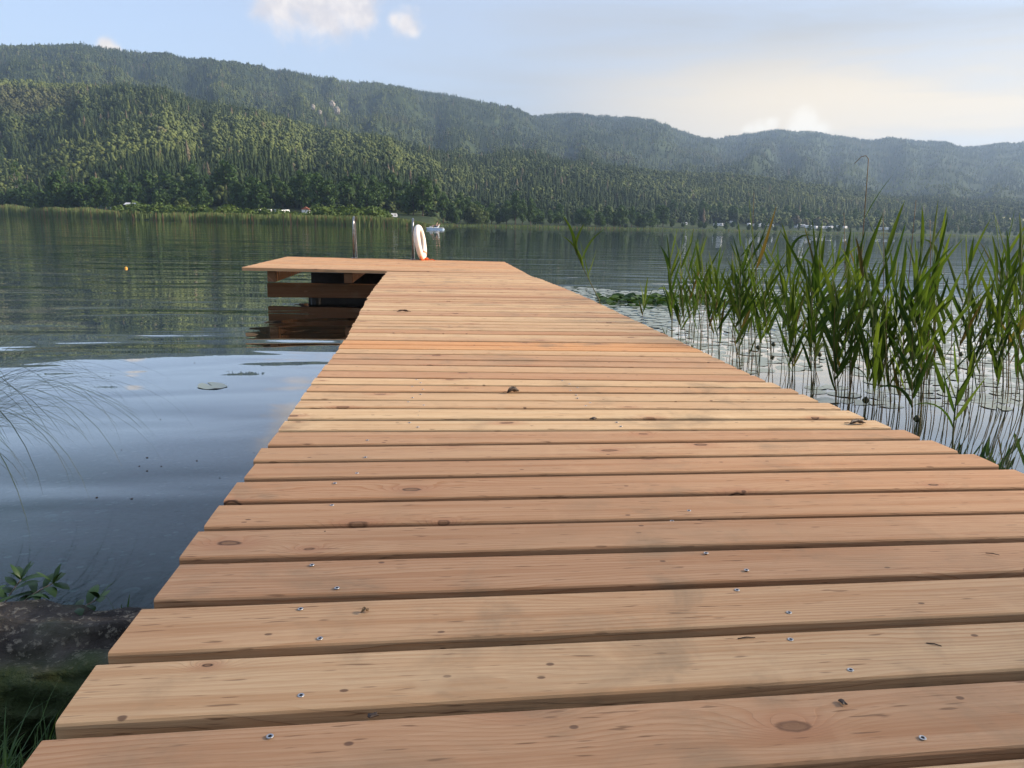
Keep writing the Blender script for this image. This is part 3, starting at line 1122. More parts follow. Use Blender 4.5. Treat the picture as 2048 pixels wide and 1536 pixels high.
# reeds one can tell apart
b = at(1205, 612, 0)
reed(b, at_y(1146, 492, b.y - .1), 6, 3, 'lone reed leaning left in front of open water', None, lw=.060, ll=.55, first=.40, open_=1.1, stem_r=.008, phi=math.pi * .98)
b = at(1700, 800, 0)
reed(b, at_y(1737, 318, b.y), 2, 9, 'tallest thin bare reed stalk with a hooked tip', None, lw=.012, ll=.3, first=.35, bare=True, hook=True, stem_r=.0052)
b = at(1904, 914, 0)
reed(b, at_y(1918, 760, b.y), 7, 21, 'short stout reed standing by itself close to the pier corner', None, lw=.034, ll=.28, first=.35, open_=.25, stem_r=.006)
b = at(1283, 642, 0)
reed(b, at_y(1291, 588, b.y), 7, 23, 'low yellow green reed at the edge of the floating leaves', None, lw=.03, ll=.28, first=.2, open_=.4)
b = at(1402, 700, 0)
reed(b, at_y(1402, 495, b.y), 3, 31, 'reed with one broad folded leaf pointing down from its tip', None, lw=.05, ll=.34, first=.55, open_=.3, brown=0)
b = at(1762, 836, 0)
reed(b, at_y(1761, 705, b.y), 2, 37, 'low dark spear shaped reed shoot between two clumps', None, lw=.026, ll=.24, first=.55, open_=.1)
for i, (px, py, tx, tp, lab) in enumerate([(1690, 812, 1688, 425, 'thin dry stalk rising left of the hooked one'), (1505, 745, 1508, 385, 'pale straw coloured stalk rising above the reed thicket'),
                                   (1745, 815, 1766, 425, 'dark thin stalk between the hooked one and the wide clump'), (1796, 845, 1832, 400, 'slanting dry stalk above the wide clump'),
                                   (1838, 850, 1860, 440, 'dry stalk in the clump with spreading leaves')]):
    b = at(px, py, 0)
    reed(b, at_y(tx, tp, b.y), 0, 50 + i, lab, None, bare=True, stem_r=.0042)

# ------------------------------------------------------------------ lily pads


def pad_mesh(seed):
    r = random.Random(seed)
    n = 22
    vs = [(0, 0, .004)]
    fs = []
    notch = .32
    for ring, rr in enumerate((.55, 1.0)):
        for i in range(n + 1):
            a = notch / 2 + (2 * math.pi - notch) * i / n
            q = rr * (1 + .05 * math.sin(3 * a + seed) + .03 * math.sin(7 * a + 2 * seed)) * (1.0 + .12 * math.cos(a))
            z = .004 + (.035 * max(0, math.sin(2 * a + seed)) * r.uniform(.3, 1.0) * (rr - .5) if seed % 3 else 0.0)
            vs.append((q * math.cos(a), q * math.sin(a) * .9, z + .012 * math.sin(5 * a + seed * 3) * rr * rr))
    for i in range(n):
        fs.append((0, 1 + i, 2 + i))
        a, b_ = 1 + i, 1 + (n + 1) + i
        fs.append((a, b_, b_ + 1, a + 1))
    me = bpy.data.meshes.new('lily_pad')
    me.from_pydata(vs, [], fs)
    me.materials.append(M['pad'])
    me.polygons.foreach_set('use_smooth', [True] * len(fs))
    return me


padm = [pad_mesh(s) for s in range(7)]
pads = []          # (x, y, r)


def pad_density(x, y):
    # world position; the field lies right of the pier and thins out next to it
    if x < 1.62 + .0 * y or y < 2.6:
        return 0
    far = 14.2 + .35 * math.sin(x * 1.3) + .25 * math.sin(x * 3.1) - .12 * x
    if y > far:
        return 0
    d = .5 + .5 * mnoise.noise(Vector((x * .55, y * .38, 3.0)))
    d += .22 * mnoise.noise(Vector((x * 1.6, y * 1.2, 9.0)))
    lim = .56 if y < 4.6 else (.34 if y < 5.8 else -.05)
    gapd = x - 1.6
    if y < 7.5 and gapd < .8:
        lim += .22 * (1 - gapd)
    return d > lim


tries = 0
rpad = random.Random(77)
cell = {}
while len(pads) < 3200 and tries < 160000:
    tries += 1
    y = rpad.uniform(2.8, 14.5)
    x = rpad.uniform(1.6, 2.2 + y * 1.05)
    if not pad_density(x, y):
        continue
    r_ = rpad.uniform(.075, .125)
    ok = True
    ck = (int(x / .3), int(y / .3))
    for i in (-1, 0, 1):
        for j in (-1, 0, 1):
            for (qx, qy, qr) in cell.get((ck[0] + i, ck[1] + j), ()):
                if (qx - x) ** 2 + (qy - y) ** 2 < (.86 * (qr + r_)) ** 2:
                    ok = False
    if ok:
        cell.setdefault(ck, []).append((x, y, r_))
        pads.append((x, y, r_))
# one by itself on the left side of the pier
pads.sort(key=lambda p: math.hypot(p[0], p[1]))


def in_view(x, y):
    v = Vector((x, y, 0)) - CAM
    dz = v.dot(_d)
    if dz <= 0:
        return False
    u_ = 1024 + FPX * v.dot(_r) / dz
    w_ = 768 - FPX * v.dot(_u) / dz
    return -40 < u_ < 2090 and w_ < 1580


near, rest = [], []
for p in pads:
    (near if len(near) < 285 and in_view(p[0], p[1]) else rest).append(p)
for i, (x, y, r_) in enumerate(near):
    o = bpy.data.objects.new('lily_pad', padm[i % 7])
    COL.objects.link(o)
    o.location = (x, y, .0012 + .0005 * (i % 4))
    o.rotation_euler = (rpad.uniform(-.03, .03), rpad.uniform(-.03, .03), rpad.uniform(0, 6.28))
    o.scale = (r_, r_, r_)
    o.scale.z = .09
    if y < 4.6:
        tag(o, 'grey green lily pad floating among the reed stems nearest the pier corner', 'lily pad', 'lily pads near the pier corner')
    elif y < 7:
        tag(o, 'grey green lily pad floating behind the front reed clumps', 'lily pad', 'lily pads behind the front reeds')
    else:
        tag(o, 'pale lily pad in the closed carpet beyond the reeds', 'lily pad', 'lily pads of the far carpet')
o = bpy.data.objects.new('lily_pad', padm[2])
COL.objects.link(o)
p = at(425, 772, .003)
o.location = p
o.scale = (.12, .10, .10)
o.rotation_euler = (0, 0, 2.2)
tag(o, 'single lily pad floating alone on open water left of the pier', 'lily pad')


def merged(name, meshes, items, mat, colr=None):
    Vs, Ts, Cs = [], [], []
    base = 0
    for (mi, M4, c) in items:
        v, tr = meshes[mi]
        q = np.c_[v, np.ones(len(v))] @ np.array(M4).T
        Vs.append(q[:, :3])
        Ts.append(tr + base)
        Cs.append(np.tile(c, (len(v), 1)))
        base += len(v)
    return np_mesh(name, np.concatenate(Vs), np.concatenate(Ts), mat, col=np.concatenate(Cs))


def tri_arrays(me):
    v = np.array([x.co[:] for x in me.vertices])
    me.calc_loop_triangles()
    tr = np.array([x.vertices[:] for x in me.loop_triangles])
    return v, tr


pt = [tri_arrays(m_) for m_ in padm]
items = []
for i, (x, y, r_) in enumerate(rest):
    M4 = Matrix.Translation((x, y, .0012 + .0005 * (i % 4))) @ Matrix.Rotation(rpad.uniform(0, 6.28), 4, 'Z') @ Matrix.Diagonal((r_, r_, r_ * .9, 1))
    items.append((i % 7, M4, (rpad.random(), 0, 0)))
o = merged('lily_pad_carpet', pt, items, M['pad'])
tag(o, 'carpet of pale lily pads reaching out to the open water', 'lily pads', kind='stuff')
# raised dark green leaves along the outer rim of the field
items = []
for i in range(420):
    px = rpad.choice([rpad.uniform(1195, 1345), rpad.uniform(1300, 1500), rpad.uniform(1500, 1760)])
    py = rpad.gauss(602 if px < 1420 else 606, 5)
    q = at(px, py, 0)
    r_ = rpad.uniform(.045, .085)
    M4 = Matrix.Translation((q.x, q.y, rpad.uniform(.01, .05))) @ Matrix.Rotation(rpad.uniform(0, 6.28), 4, 'Z') @ Matrix.Rotation(rpad.uniform(.1, .7), 4, 'X') @ Matrix.Diagonal((r_, r_, r_, 1))
    items.append((i % 7, M4, (rpad.random(), 0, 0)))
o = merged('raised_lily_leaves', pt, items, M['rawpad'])
tag(o, 'band of raised dark green lily leaves along the outer rim of the pads', 'lily leaves', kind='stuff')
# buds
for i, (px, py) in enumerate([(1753, 651), (1930, 649), (1970, 685), (2020, 684), (1988, 703), (1920, 707), (1515, 694), (1546, 688), (1638, 708), (1729, 798), (1832, 835), (1996, 680)]):
    b = at(px, py + (14 if py < 720 else 22), 0)
    z = (14 if py < 720 else 22) / FPX * b.y * 1.0
    o = empty('lily_bud', (b.x, b.y, 0))
    tag(o, 'round dark lily bud on a short stem above the floating pads', 'lily bud', 'lily buds above the pads')
    m = MB()
    r_ = .022
    vs = []
    prof = [(0.0, -1), (.6, -.8), (.95, -.2), (.9, .3), (.55, .8), (.15, 1.05)]
    n = 10
    for (a_, z_) in prof:
        for k in range(n):
            vs.append((r_ * a_ * math.cos(2 * math.pi * k / n), r_ * a_ * math.sin(2 * math.pi * k / n), z + r_ * z_))
    fs = [(j * n + k, j * n + (k + 1) % n, (j + 1) * n + (k + 1) % n, (j + 1) * n + k) for j in range(len(prof) - 1) for k in range(n)]
    fs.append(tuple((len(prof) - 1) * n + k for k in range(n)))
    m.add(vs, fs)
    m.build('bud', M['bud'], o, True)
    m = MB()
    m.tube([(0, 0, -.3), (.005, 0, z - r_ * .9)], .004, 6)
    m.build('stem', M['bud'], o)

# tiny drifting specks on the still water left of the pier
m = MB()
for i in range(16):
    q = at(rpad.gauss(330, 120), rpad.gauss(930, 90), .0015)
    if q.x > -.56:
        continue
    r_ = rpad.uniform(.002, .0055)
    a0 = rpad.uniform(0, 6)
    n_ = 6
    top = [Vector((q.x + r_ * rpad.uniform(.6, 1.4) * math.cos(a0 + 6.283 * k / n_), q.y + r_ * rpad.uniform(.6, 1.4) * math.sin(a0 + 6.283 * k / n_), .0022)) for k in range(n_)]
    m.add(top + [v_ - Vector((0, 0, .004)) for v_ in top], [tuple(range(n_))] + [(k, k + n_, (k + 1) % n_ + n_, (k + 1) % n_) for k in range(n_)])
tag(m.build('floating_specks', M['deadleaf']), 'tiny dark specks drifting on the calm water', 'specks', kind='stuff')

# ------------------------------------------------------------------ left bank plants


def arch(mb_, p, az, L, W, el0, el1, col, n=14):
    blade(mb_, p, az, el0, el1, L, W, n, .3, col, R.uniform(-.25, .25), 'taper')


sed = empty('sedge_tussock', at(-190, 1010, .12))
tag(sed, 'tussock of thin arching dark sedge blades over the water', 'sedge')
m = MB()
for i in range(170):
    p = Vector((R.gauss(0, .05), R.gauss(0, .07), 0))
    az = R.gauss(.25, .75)
    L = R.uniform(.6, 1.25)
    arch(m, p, az, L, R.uniform(.0034, .0058), rad(R.uniform(62, 86)), rad(R.uniform(-95, -20)), (R.random(), 0, 0))
m.build('blades', M['sedge'], sed)


def herb(loc, stems, seed, label):
    r = random.Random(seed)
    o = empty('waterside_herb', loc)
    tag(o, label, 'herb')
    ml = MB()
    for (az, L, el0, el1) in stems:
        q = Vector((r.uniform(-.02, .02), r.uniform(-.02, .02), -.05))
        n = 12
        pts = [q.copy()]
        dirs = []
        for i in range(n):
            s = i / n
            el = el0 + (el1 - el0) * s
            t = Vector((math.cos(az) * math.cos(el), math.sin(az) * math.cos(el), math.sin(el)))
            q = q + t * L / n
            pts.append(q.copy())
            dirs.append(t)
        ms = MB()
        ms.tube(pts, [.0030 * (1 - .6 * i / n) for i in range(n + 1)], 7)
        ms.build('stem', M['herbstem'], o, True)
        for i in range(2, n + 1):
            for sgn in (1, -1):
                a = az + sgn * r.uniform(.8, 1.7)
                blade(ml, pts[i], a, rad(r.uniform(5, 50)), rad(r.uniform(-70, -5)), r.uniform(.055, .10) * (1.2 - .5 * i / n), r.uniform(.016, .026), 7, .25, (r.random(), 0, 0), r.uniform(-.4, .4), 'oval')
        for k in range(4):
            blade(ml, pts[-1], r.uniform(0, 6.28), rad(60), rad(20), .05, .012, 6, .2, (r.random(), 0, 0), 0, 'oval')
    ml.build('leaves', M['herb'], o, True)
    return o


herb(at(15, 1372, .08), [(.1, .36, 1.2, -.35), (.6, .30, 1.3, .2), (-.2, .28, 1.1, -.2), (2.2, .28, 1.3, .4), (.3, .2, 1.2, .1)], 3, 'leafy green herb arching over the water above the rock')
herb(at(120, 1385, .04), [(.0, .17, 1.0, -.4), (.9, .14, 1.2, .1), (-.6, .13, .9, -.3)], 5, 'low herb with drooping leaves at the tip of the rock')
herb(at(-45, 1310, .1), [(.4, .26, 1.3, .3), (1.2, .22, 1.3, .5), (-.3, .2, 1.2, 0)], 8, 'herb with yellowish shoots half behind the sedge')

m = MB()
for i in range(17000):
    x = R.uniform(-1.7, -.40)
    y = R.uniform(.15, 1.72)
    s = bank_y(x) - y
    if s < .04 or R.random() > min(1, (s - .02) * 5):
        continue
    if abs(x - rk.location.x) < .55 and -.05 < y - rk.location.y < .2 and R.random() < .92:
        continue
    z = ground_z(x, y)
    if abs(x - rk.location.x) < .6 and -.14 < y - rk.location.y < -.02:
        z += .03
    tall = R.random() < .06
    L = R.uniform(.05, .12) * (1.8 if tall else 1)
    blade(m, (x, y, z - .005), R.gauss(.5, 1.3), rad(R.uniform(50, 88)), rad(R.uniform(-30, 55)), L, R.uniform(.0025, .0048), 4, .2, (R.random(), 1.0 if R.random() < .10 else 0, 0), 0, 'taper')
tag(m.build('bank_grass', M['grass']), 'dark green grass on the bank beside the pier', 'grass', kind='stuff')
m = MB()
b = at(248, 1262, -.02)
for k in range(3):
    blade(m, b + Vector((R.uniform(-.01, .01), R.uniform(-.01, .01), 0)), R.uniform(0, 6), rad(80), rad(60), R.uniform(.10, .16), .008, 5, .2, (R.random(), 0, 0))
tag(m.build('grass_shoot', M['grass']), 'upright green shoot in the water against the pier edge', 'shoot')

m = MB()
m.tube([(0, 0, -.025), (0, 0, -.01), (0, 0, .012), (0, 0, .03), (0, 0, .04)], [.012, .03, .034, .02, .006], 12)
o = m.build('float_ball', simple('orange_float', (.65, .32, .06), .5, .3, .1, 20), None, True)
o.location = at(252, 537, 0)
tag(o, 'tiny orange float on the green water left of the platform', 'float')

# ------------------------------------------------------------------ far shore and hills
# tables by pixel column of the photograph -> azimuth; all distances in metres from the pier's foot
shore_t = [(-900, 520), (-500, 480), (0, 430), (200, 300), (450, 215), (700, 203), (840, 203), (868, 215), (885, 330), (960, 350), (1100, 365), (1250, 420), (1400, 500), (1550, 560), (1700, 600), (2048, 760), (2600, 950), (3200, 1100)]
front_t = [(-900, 190), (-400, 165), (0, 158), (85, 160), (171, 167), (308, 177), (376, 192), (427, 208), (495, 213), (581, 236), (649, 254), (700, 262), (785, 276), (864, 296), (939, 306), (1076, 311), (1161, 321), (1281, 335), (1400, 342), (1485, 346), (1621, 366), (1758, 388), (2048, 400), (2600, 410), (3200, 420)]
back_t = [(-900, 150), (-400, 110), (0, 88), (60, 93), (190, 88), (240, 98), (290, 102), (400, 118), (520, 130), (640, 152), (760, 165), (850, 180), (960, 200), (1010, 213), (1060, 228), (1110, 224), (1180, 228), (1260, 232), (1300, 241), (1340, 257), (1380, 270), (1415, 281), (1440, 273), (1520, 262), (1600, 262), (1680, 272), (1720, 278), (1800, 278), (1850, 282), (1900, 291), (1940, 290), (1980, 284), (2048, 288), (2400, 300), (3200, 330)]
frontd_t = [(-900, 1150), (0, 1050), (450, 900), (860, 850), (1100, 850), (1400, 1000), (1700, 1150), (2048, 1350), (3200, 1600)]
backd_t = [(-900, 2000), (0, 2050), (640, 2150), (1060, 2450), (1260, 2700), (1415, 3000), (1440, 3300), (2048, 3500), (3200, 3700)]


def azs(tab):
    return np.array([az_of(p[0]) for p in tab])


def tabz(tab):
    a = azs(tab)
    i = np.argsort(a)
    return a[i], np.array([p[1] for p in tab], float)[i]


sA, sV = tabz(shore_t)
fA = azs(front_t)
fV = np.array([tan_el(*p) for p in front_t])
bA = azs(back_t)
bV = np.array([tan_el(*p) for p in back_t])
fdA, fdV = tabz(frontd_t)
bdA, bdV = tabz(backd_t)
TREE_F, TREE_B = 9.0, 11.0


def SH(a):
    return np.interp(a, sA, sV)


def FD(a):
    return np.interp(a, fdA, fdV)


def BD(a):
    return np.interp(a, bdA, bdV)


def HF(a):
    return np.interp(a, fA, fV) * FD(a) + CAM.z - TREE_F


def HB(a):
    return np.interp(a, bA, bV) * BD(a) + CAM.z - TREE_B


def sm(t):
    t = np.clip(t, 0, 1)
    return t * t * (3 - 2 * t)


A0, A1 = az_of(-700), az_of(2850)
NA, NR = 330, 150
ga = np.linspace(A0, A1, NA)
GR = np.zeros((NA, NR))
GZ = np.zeros((NA, NR))
for i, a in enumerate(ga):
    rs, rf, rb = SH(a), FD(a), BD(a)
    hf, hb = HF(a), HB(a)
    r = np.concatenate([np.linspace(rs - 12, rs + 6, 6), np.linspace(rs + 10, rf, 60), np.linspace(rf + 12, rb, 64), np.linspace(rb + 30, rb + 900, NR - 130)])
    plain = 95.0
    z = np.zeros(NR)
    t = (r - rs - plain) / (rf - rs - plain)
    flat = np.clip((r - rs) / plain, -1, 1)
    low = np.where(r < rs, (r - rs) * .12, .5 + 3.0 * sm(flat))
    rise = np.where(t > 0, (hf - 3.5) * (.65 * np.clip(t, 0, 1) ** 1.05 + .35 * sm(t)), 0)
    z = low + rise
    # behind the front crest: a shallow dip, then the big slope
    tb = (r - rf) / (rb - rf)
    dip = hf * (1 - .10 * sm(tb / .18))
    back = dip + (hb - dip) * (np.clip(tb, 0, 1) ** 1.25 * .55 + .45 * sm(tb))
    z = np.where(r > rf, back, z)
    z = np.where(r > rb, hb * (1 - .55 * sm((r - rb) / 900)), z)
    for j in range(NR):
        rr = r[j]
        if rr > rs + plain:
            k = min(1, (rr - rs - plain) / 250)
            x, y = rr * math.sin(a), rr * math.cos(a)
            crest = min(1.0, abs(rr - rf) / 160) * min(1.0, abs(rr - rb) / 420)
            gully = mnoise.fractal(Vector((a * 34, rr * .0010, 1.3)), 1.0, 2.1, 3)
            hum = mnoise.fractal(Vector((x * .0042, y * .0042, 5.0)), 1.0, 2.0, 4)
            amp = .085 * hf if rr < rf else .065 * hb
            z[j] += k * crest * (gully * amp * 1.0 + hum * amp * .8)
    GR[i] = r
    GZ[i] = z
V = np.stack([GR * np.sin(ga)[:, None], GR * np.cos(ga)[:, None], GZ], -1).reshape(-1, 3)
ii, jj = np.meshgrid(np.arange(NA - 1), np.arange(NR - 1), indexing='ij')
q = ii * NR + jj
T = np.stack([q, q + NR, q + NR + 1, q + 1], -1).reshape(-1, 4)
tag(np_mesh('hills', V, T[:, ::-1], M['hills'], smooth=True), kind='structure')


def terrain(a, r):
    """height at azimuth a (array) and distance r (array)"""
    fi = np.clip((a - A0) / (A1 - A0) * (NA - 1), 0, NA - 1.001)
    i0 = fi.astype(int)
    w = fi - i0
    out = np.zeros(len(a))
    for k in range(len(a)):
        z0 = np.interp(r[k], GR[i0[k]], GZ[i0[k]])
        z1 = np.interp(r[k], GR[i0[k] + 1], GZ[i0[k] + 1])
        out[k] = z0 * (1 - w[k]) + z1 * w[k]
    return out


def terr1(a, r):
    return float(terrain(np.array([a]), np.array([r]))[0])


# tree shapes for the mass of the forest (unit height)
def conifer_arr(seed, tiers=6, sides=7):
    r = random.Random(seed)
    V, T = [], []
    for k in range(tiers):
        s = k / tiers
        z0 = .06 + .90 * s
        z1 = min(1.0, z0 + .30 - .06 * s)
        rad_ = .20 * (1 - s) ** .8 + .015
        b = len(V)
        V.append((r.uniform(-.01, .01), r.uniform(-.01, .01), z1))
        for i in range(sides * 2):
            a = 2 * math.pi * i / (sides * 2) + k
            q_ = rad_ * (r.uniform(.65, 1.35) if i % 2 == 0 else r.uniform(.35, .65))
            V.append((q_ * math.cos(a), q_ * math.sin(a), z0 - (.05 * r.uniform(.3, 1.3) if i % 2 == 0 else -.03)))
        for i in range(sides * 2):
            T.append((b, b + 1 + i, b + 1 + (i + 1) % (sides * 2)))
    return np.array(V), np.array(T)


def blob_arr(seed, lumps=10):
    r = random.Random(seed)
    V, T = [], []
    bm_ = bmesh.new()
    bmesh.ops.create_icosphere(bm_, subdivisions=1, radius=1)
    iv = [v.co.copy() for v in bm_.verts]
    it = [tuple(v.index for v in f.verts) for f in bm_.faces]
    bm_.free()
    for k in range(lumps):
        s = k / lumps
        a = r.uniform(0, 6.28)
        rr = .20 * math.sin(math.pi * (.25 + .7 * s)) * r.uniform(.4, 1.1)
        c = Vector((rr * math.cos(a), rr * math.sin(a), .28 + .56 * s))
        q_ = r.uniform(.11, .20) * (1.1 - .4 * s)
        b = len(V)
        for v in iv:
            d = 1 + r.uniform(-.42, .38)
            V.append(tuple(c + Vector((v.x, v.y, v.z * .9)) * q_ * d))
        T += [(x + b, y + b, z + b) for (x, y, z) in it]
    return np.array(V), np.array(T)


CON = [conifer_arr(s) for s in range(5)]
BLO = [blob_arr(s + 20) for s in range(5)]
CONL = [conifer_arr(s + 60, 4, 5) for s in range(4)]
BLOL = [blob_arr(s + 80, 6) for s in range(4)]


def fbm(x, y, sc, off=0.0):
    return np.array([mnoise.fractal(Vector((p * sc, q_ * sc, off)), 1.0, 2.0, 3) for p, q_ in zip(x, y)])


def forest(name, a, r, con, blo, h0, h1, conif_bias, label, seed):
    g = np.random.default_rng(seed)
    x, y = r * np.sin(a), r * np.cos(a)
    z = terrain(a, r)
    n1 = fbm(x, y, .006, 2.0)
    n2 = fbm(x, y, .02, 7.0)
    n3 = fbm(x, y, .0035, 11.0)
    hgt = g.uniform(h0, h1, len(a)) * (1 + .18 * n2)
    isc = (n1 + .5 * n2 + g.normal(0, .30, len(a))) < conif_bias
    Vs, Ts, Cs = [], [], []
    base = 0
    for fam, lib in ((True, con), (False, blo)):
        for vi, (v, t) in enumerate(lib):
            sel = np.where((isc == fam) & (np.arange(len(a)) % len(lib) == vi))[0]
            if not len(sel):
                continue
            k = len(sel)
            th = g.uniform(0, 6.28, k)
            c, s = np.cos(th), np.sin(th)
            H = hgt[sel] * (1.0 if fam else .80)
            Wd = H * (g.uniform(.75, 1.1, k) if fam else g.uniform(.75, 1.15, k))
            X = (v[None, :, 0] * c[:, None] - v[None, :, 1] * s[:, None]) * Wd[:, None] + x[sel][:, None]
            Y = (v[None, :, 0] * s[:, None] + v[None, :, 1] * c[:, None]) * Wd[:, None] + y[sel][:, None]
            Z = v[None, :, 2] * H[:, None] + z[sel][:, None] - .5
            Vs.append(np.stack([X, Y, Z], -1).reshape(-1, 3))
            Ts.append((t[None] + (np.arange(k) * len(v))[:, None, None] + base).reshape(-1, 3))
            tone = np.clip((.18 if fam else .50) + .42 * n3[sel] + g.normal(0, .20, k), 0, 1)
            br = np.where(g.random(k) < .035, g.uniform(.3, .9, k), 0) if fam else np.where(g.random(k) < .015, .5, 0)
            br = np.maximum(br, np.clip((fbm(x[sel], y[sel], .004, 31.0) - .45) * 1.2, 0, .25))
            cc = np.stack([tone, br, np.zeros(k)], -1)
            cr = np.repeat(cc, len(v), axis=0)
            cr[:, 0] = np.clip(cr[:, 0] + g.normal(0, .17, len(cr)), 0, 1)
            Cs.append(cr)
            base += k * len(v)
    o = np_mesh(name, np.concatenate(Vs), np.concatenate(Ts), M['forest'], col=np.concatenate(Cs))
    tag(o, label, 'forest', kind='stuff')
    return o


def sample(n, rlo, rhi, seed, keep=None):
    g = np.random.default_rng(seed)
    a = g.uniform(A0 + .002, A1 - .002, n)
    u = g.random(n)
    lo, hi = rlo(a), rhi(a)
    r = np.sqrt(lo ** 2 + u * (hi ** 2 - lo ** 2))
    return a, r


def in_meadow(a, r):
    return (np.abs(a - az_of(2030)) < .016) & (np.abs(r - 1010) < 45)


a, r = sample(46000, lambda a: SH(a) + 112, lambda a: FD(a) * 1.10, 5)
k = ~in_meadow(a, r)
forest('near_forest', a[k], r[k], CON, BLO, 6.5, 13.5, -.27, 'dense mixed forest of spruces and broadleaf trees on the lower hill', 3)
a, r = sample(52000, lambda a: FD(a) * 1.12, lambda a: BD(a) * 1.03, 6)
tz = terrain(a, r) + 25
crest = np.interp(a, fA, fV) - .012
vis = (tz - CAM.z) / r > crest
a, r = a[vis], r[vis]
forest('far_forest', a, r, CONL, BLOL, 7.5, 15, -.14, 'hazy blue green forest covering the high ridge behind', 4)

# meadow and cliff patches
g_a, g_r = az_of(2030), 1010.0
vs, fs = [], []
for i in range(9):
    for j in range(9):
        aa = g_a + (i / 8 - .5) * .030
        rr = g_r + (j / 8 - .5) * 75
        vs.append((rr * math.sin(aa), rr * math.cos(aa), terr1(aa, rr) + 1.0))
for i in range(8):
    for j in range(8):
        if (i in (0, 7)) and (j in (0, 7)):
            continue
        fs.append((i * 9 + j, i * 9 + j + 1, i * 9 + j + 10, i * 9 + j + 9))
m = MB()
m.add(vs, fs)
tag(m.build('meadow', M['meadow'], None, True), kind='structure')


def hit_slope(px, py):
    """first point of the hills under a pixel"""
    v = ray(px, py)
    aa = math.atan2(v.x, v.y)
    te = v.z / math.hypot(v.x, v.y)
    for rr in np.linspace(SH(aa) + 100, BD(aa), 260):
        if terr1(aa, rr) + 10 > CAM.z + te * rr:
            return aa, rr
    return aa, BD(aa)


for i, (px, py, w) in enumerate([(664, 211, 5.5), (674, 222, 4.5), (626, 214, 3), (640, 226, 2.5)]):
    aa, rr = hit_slope(px, py)
    m = MB()
    bm_ = bmesh.new()
    bmesh.ops.create_icosphere(bm_, subdivisions=3, radius=1)
    for v in bm_.verts:
        v.co *= 1 + .35 * mnoise.fractal(v.co * 2.2 + Vector((i, 0, 0)), 1, 2, 3)
    m.add([Vector((v.co.x * w, v.co.y * w * .6, v.co.z * w * 1.3)) for v in bm_.verts], [tuple(v.index for v in f.verts) for f in bm_.faces])
    bm_.free()
    o = m.build('rock_outcrop', M['cliff'])
    rr -= 14
    o.location = (rr * math.sin(aa), rr * math.cos(aa), terr1(aa, rr) + 12)
    tag(o, 'pale bare rock outcrop showing through the forest of the high ridge', 'rock', 'rock outcrops on the ridge')

# ------------------------------------------------------------------ single trees along the far shore


def leaf_cloud(r, lobes, n, size, flat=.0):
    """many small leaf clumps spread over the outer part of several lobes"""
    V, F, C = [], [], []
    tot = sum(l[3] ** 2 for l in lobes)
    for (cx, cy, cz, lr) in lobes:
        tone = r.uniform(.15, .85)
        for k in range(int(n * lr * lr / tot)):
            d = Vector((r.gauss(0, 1), r.gauss(0, 1), r.gauss(0, 1))).normalized()
            p = Vector((cx, cy, cz)) + d * lr * (r.random() ** .35) * r.uniform(.8, 1.12)
            nn = (d + Vector((r.gauss(0, .5), r.gauss(0, .5), r.gauss(0, .5)))).normalized()
            t1 = nn.orthogonal().normalized()
            t1 = (Matrix.Rotation(r.uniform(0, 6.28), 3, nn) @ t1)
            t2 = nn.cross(t1)
            s = size * r.uniform(.6, 1.3)
            b = len(V)
            V += [p + t1 * s, p + t2 * s * .8 + nn * s * .25, p - t1 * s, p - t2 * s * .8 - nn * s * .2]
            F.append((b, b + 1, b + 2, b + 3))
            C.append(min(1, max(0, tone + r.gauss(0, .18))))
    return V, F, C


def cloud_obj(name, V, F, C, mat, parent):
    o = np_mesh(name, np.array([tuple(v) for v in V]), np.array(F), mat, parent, col=np.repeat(np.array([(c, 0, 0) for c in C]), 4, axis=0))
    return o


def make_broad(name, seed, H, W, mat, n=1500, label='', cat='tree', bark='bark', low=.12):
    r = random.Random(seed)
    o = empty(name)
    lobes = []
    nl = 11
    for k in range(nl):
        s = (k + .5) / nl
        a = k * 2.4 + r.uniform(-.4, .4)
        env = math.sin(math.pi * (.16 + .80 * s)) ** .8
        rr = W * .5 * env * r.uniform(.25, .75)
        lobes.append((rr * math.cos(a), rr * math.sin(a), H * (low + .12 + .70 * s), W * .5 * r.uniform(.42, .62) * (1.05 - .35 * s)))
    V, F, C = leaf_cloud(r, lobes, n, W * .055)
    cloud_obj('crown', V, F, C, mat, o)
    m = MB()
    m.tube([(0, 0, -1.0), (0, 0, H * .2), (.1, .05, H * .5), (.1, .1, H * .8)], [H * .022, H * .018, H * .011, H * .004], 8)
    for (cx, cy, cz, lr) in lobes[1:8]:
        m.tube([(0, 0, cz * .55), (cx * .5, cy * .5, cz * .85), (cx, cy, cz)], [H * .009, H * .006, H * .003], 5)
    m.build('trunk', M[bark], o)
    return o


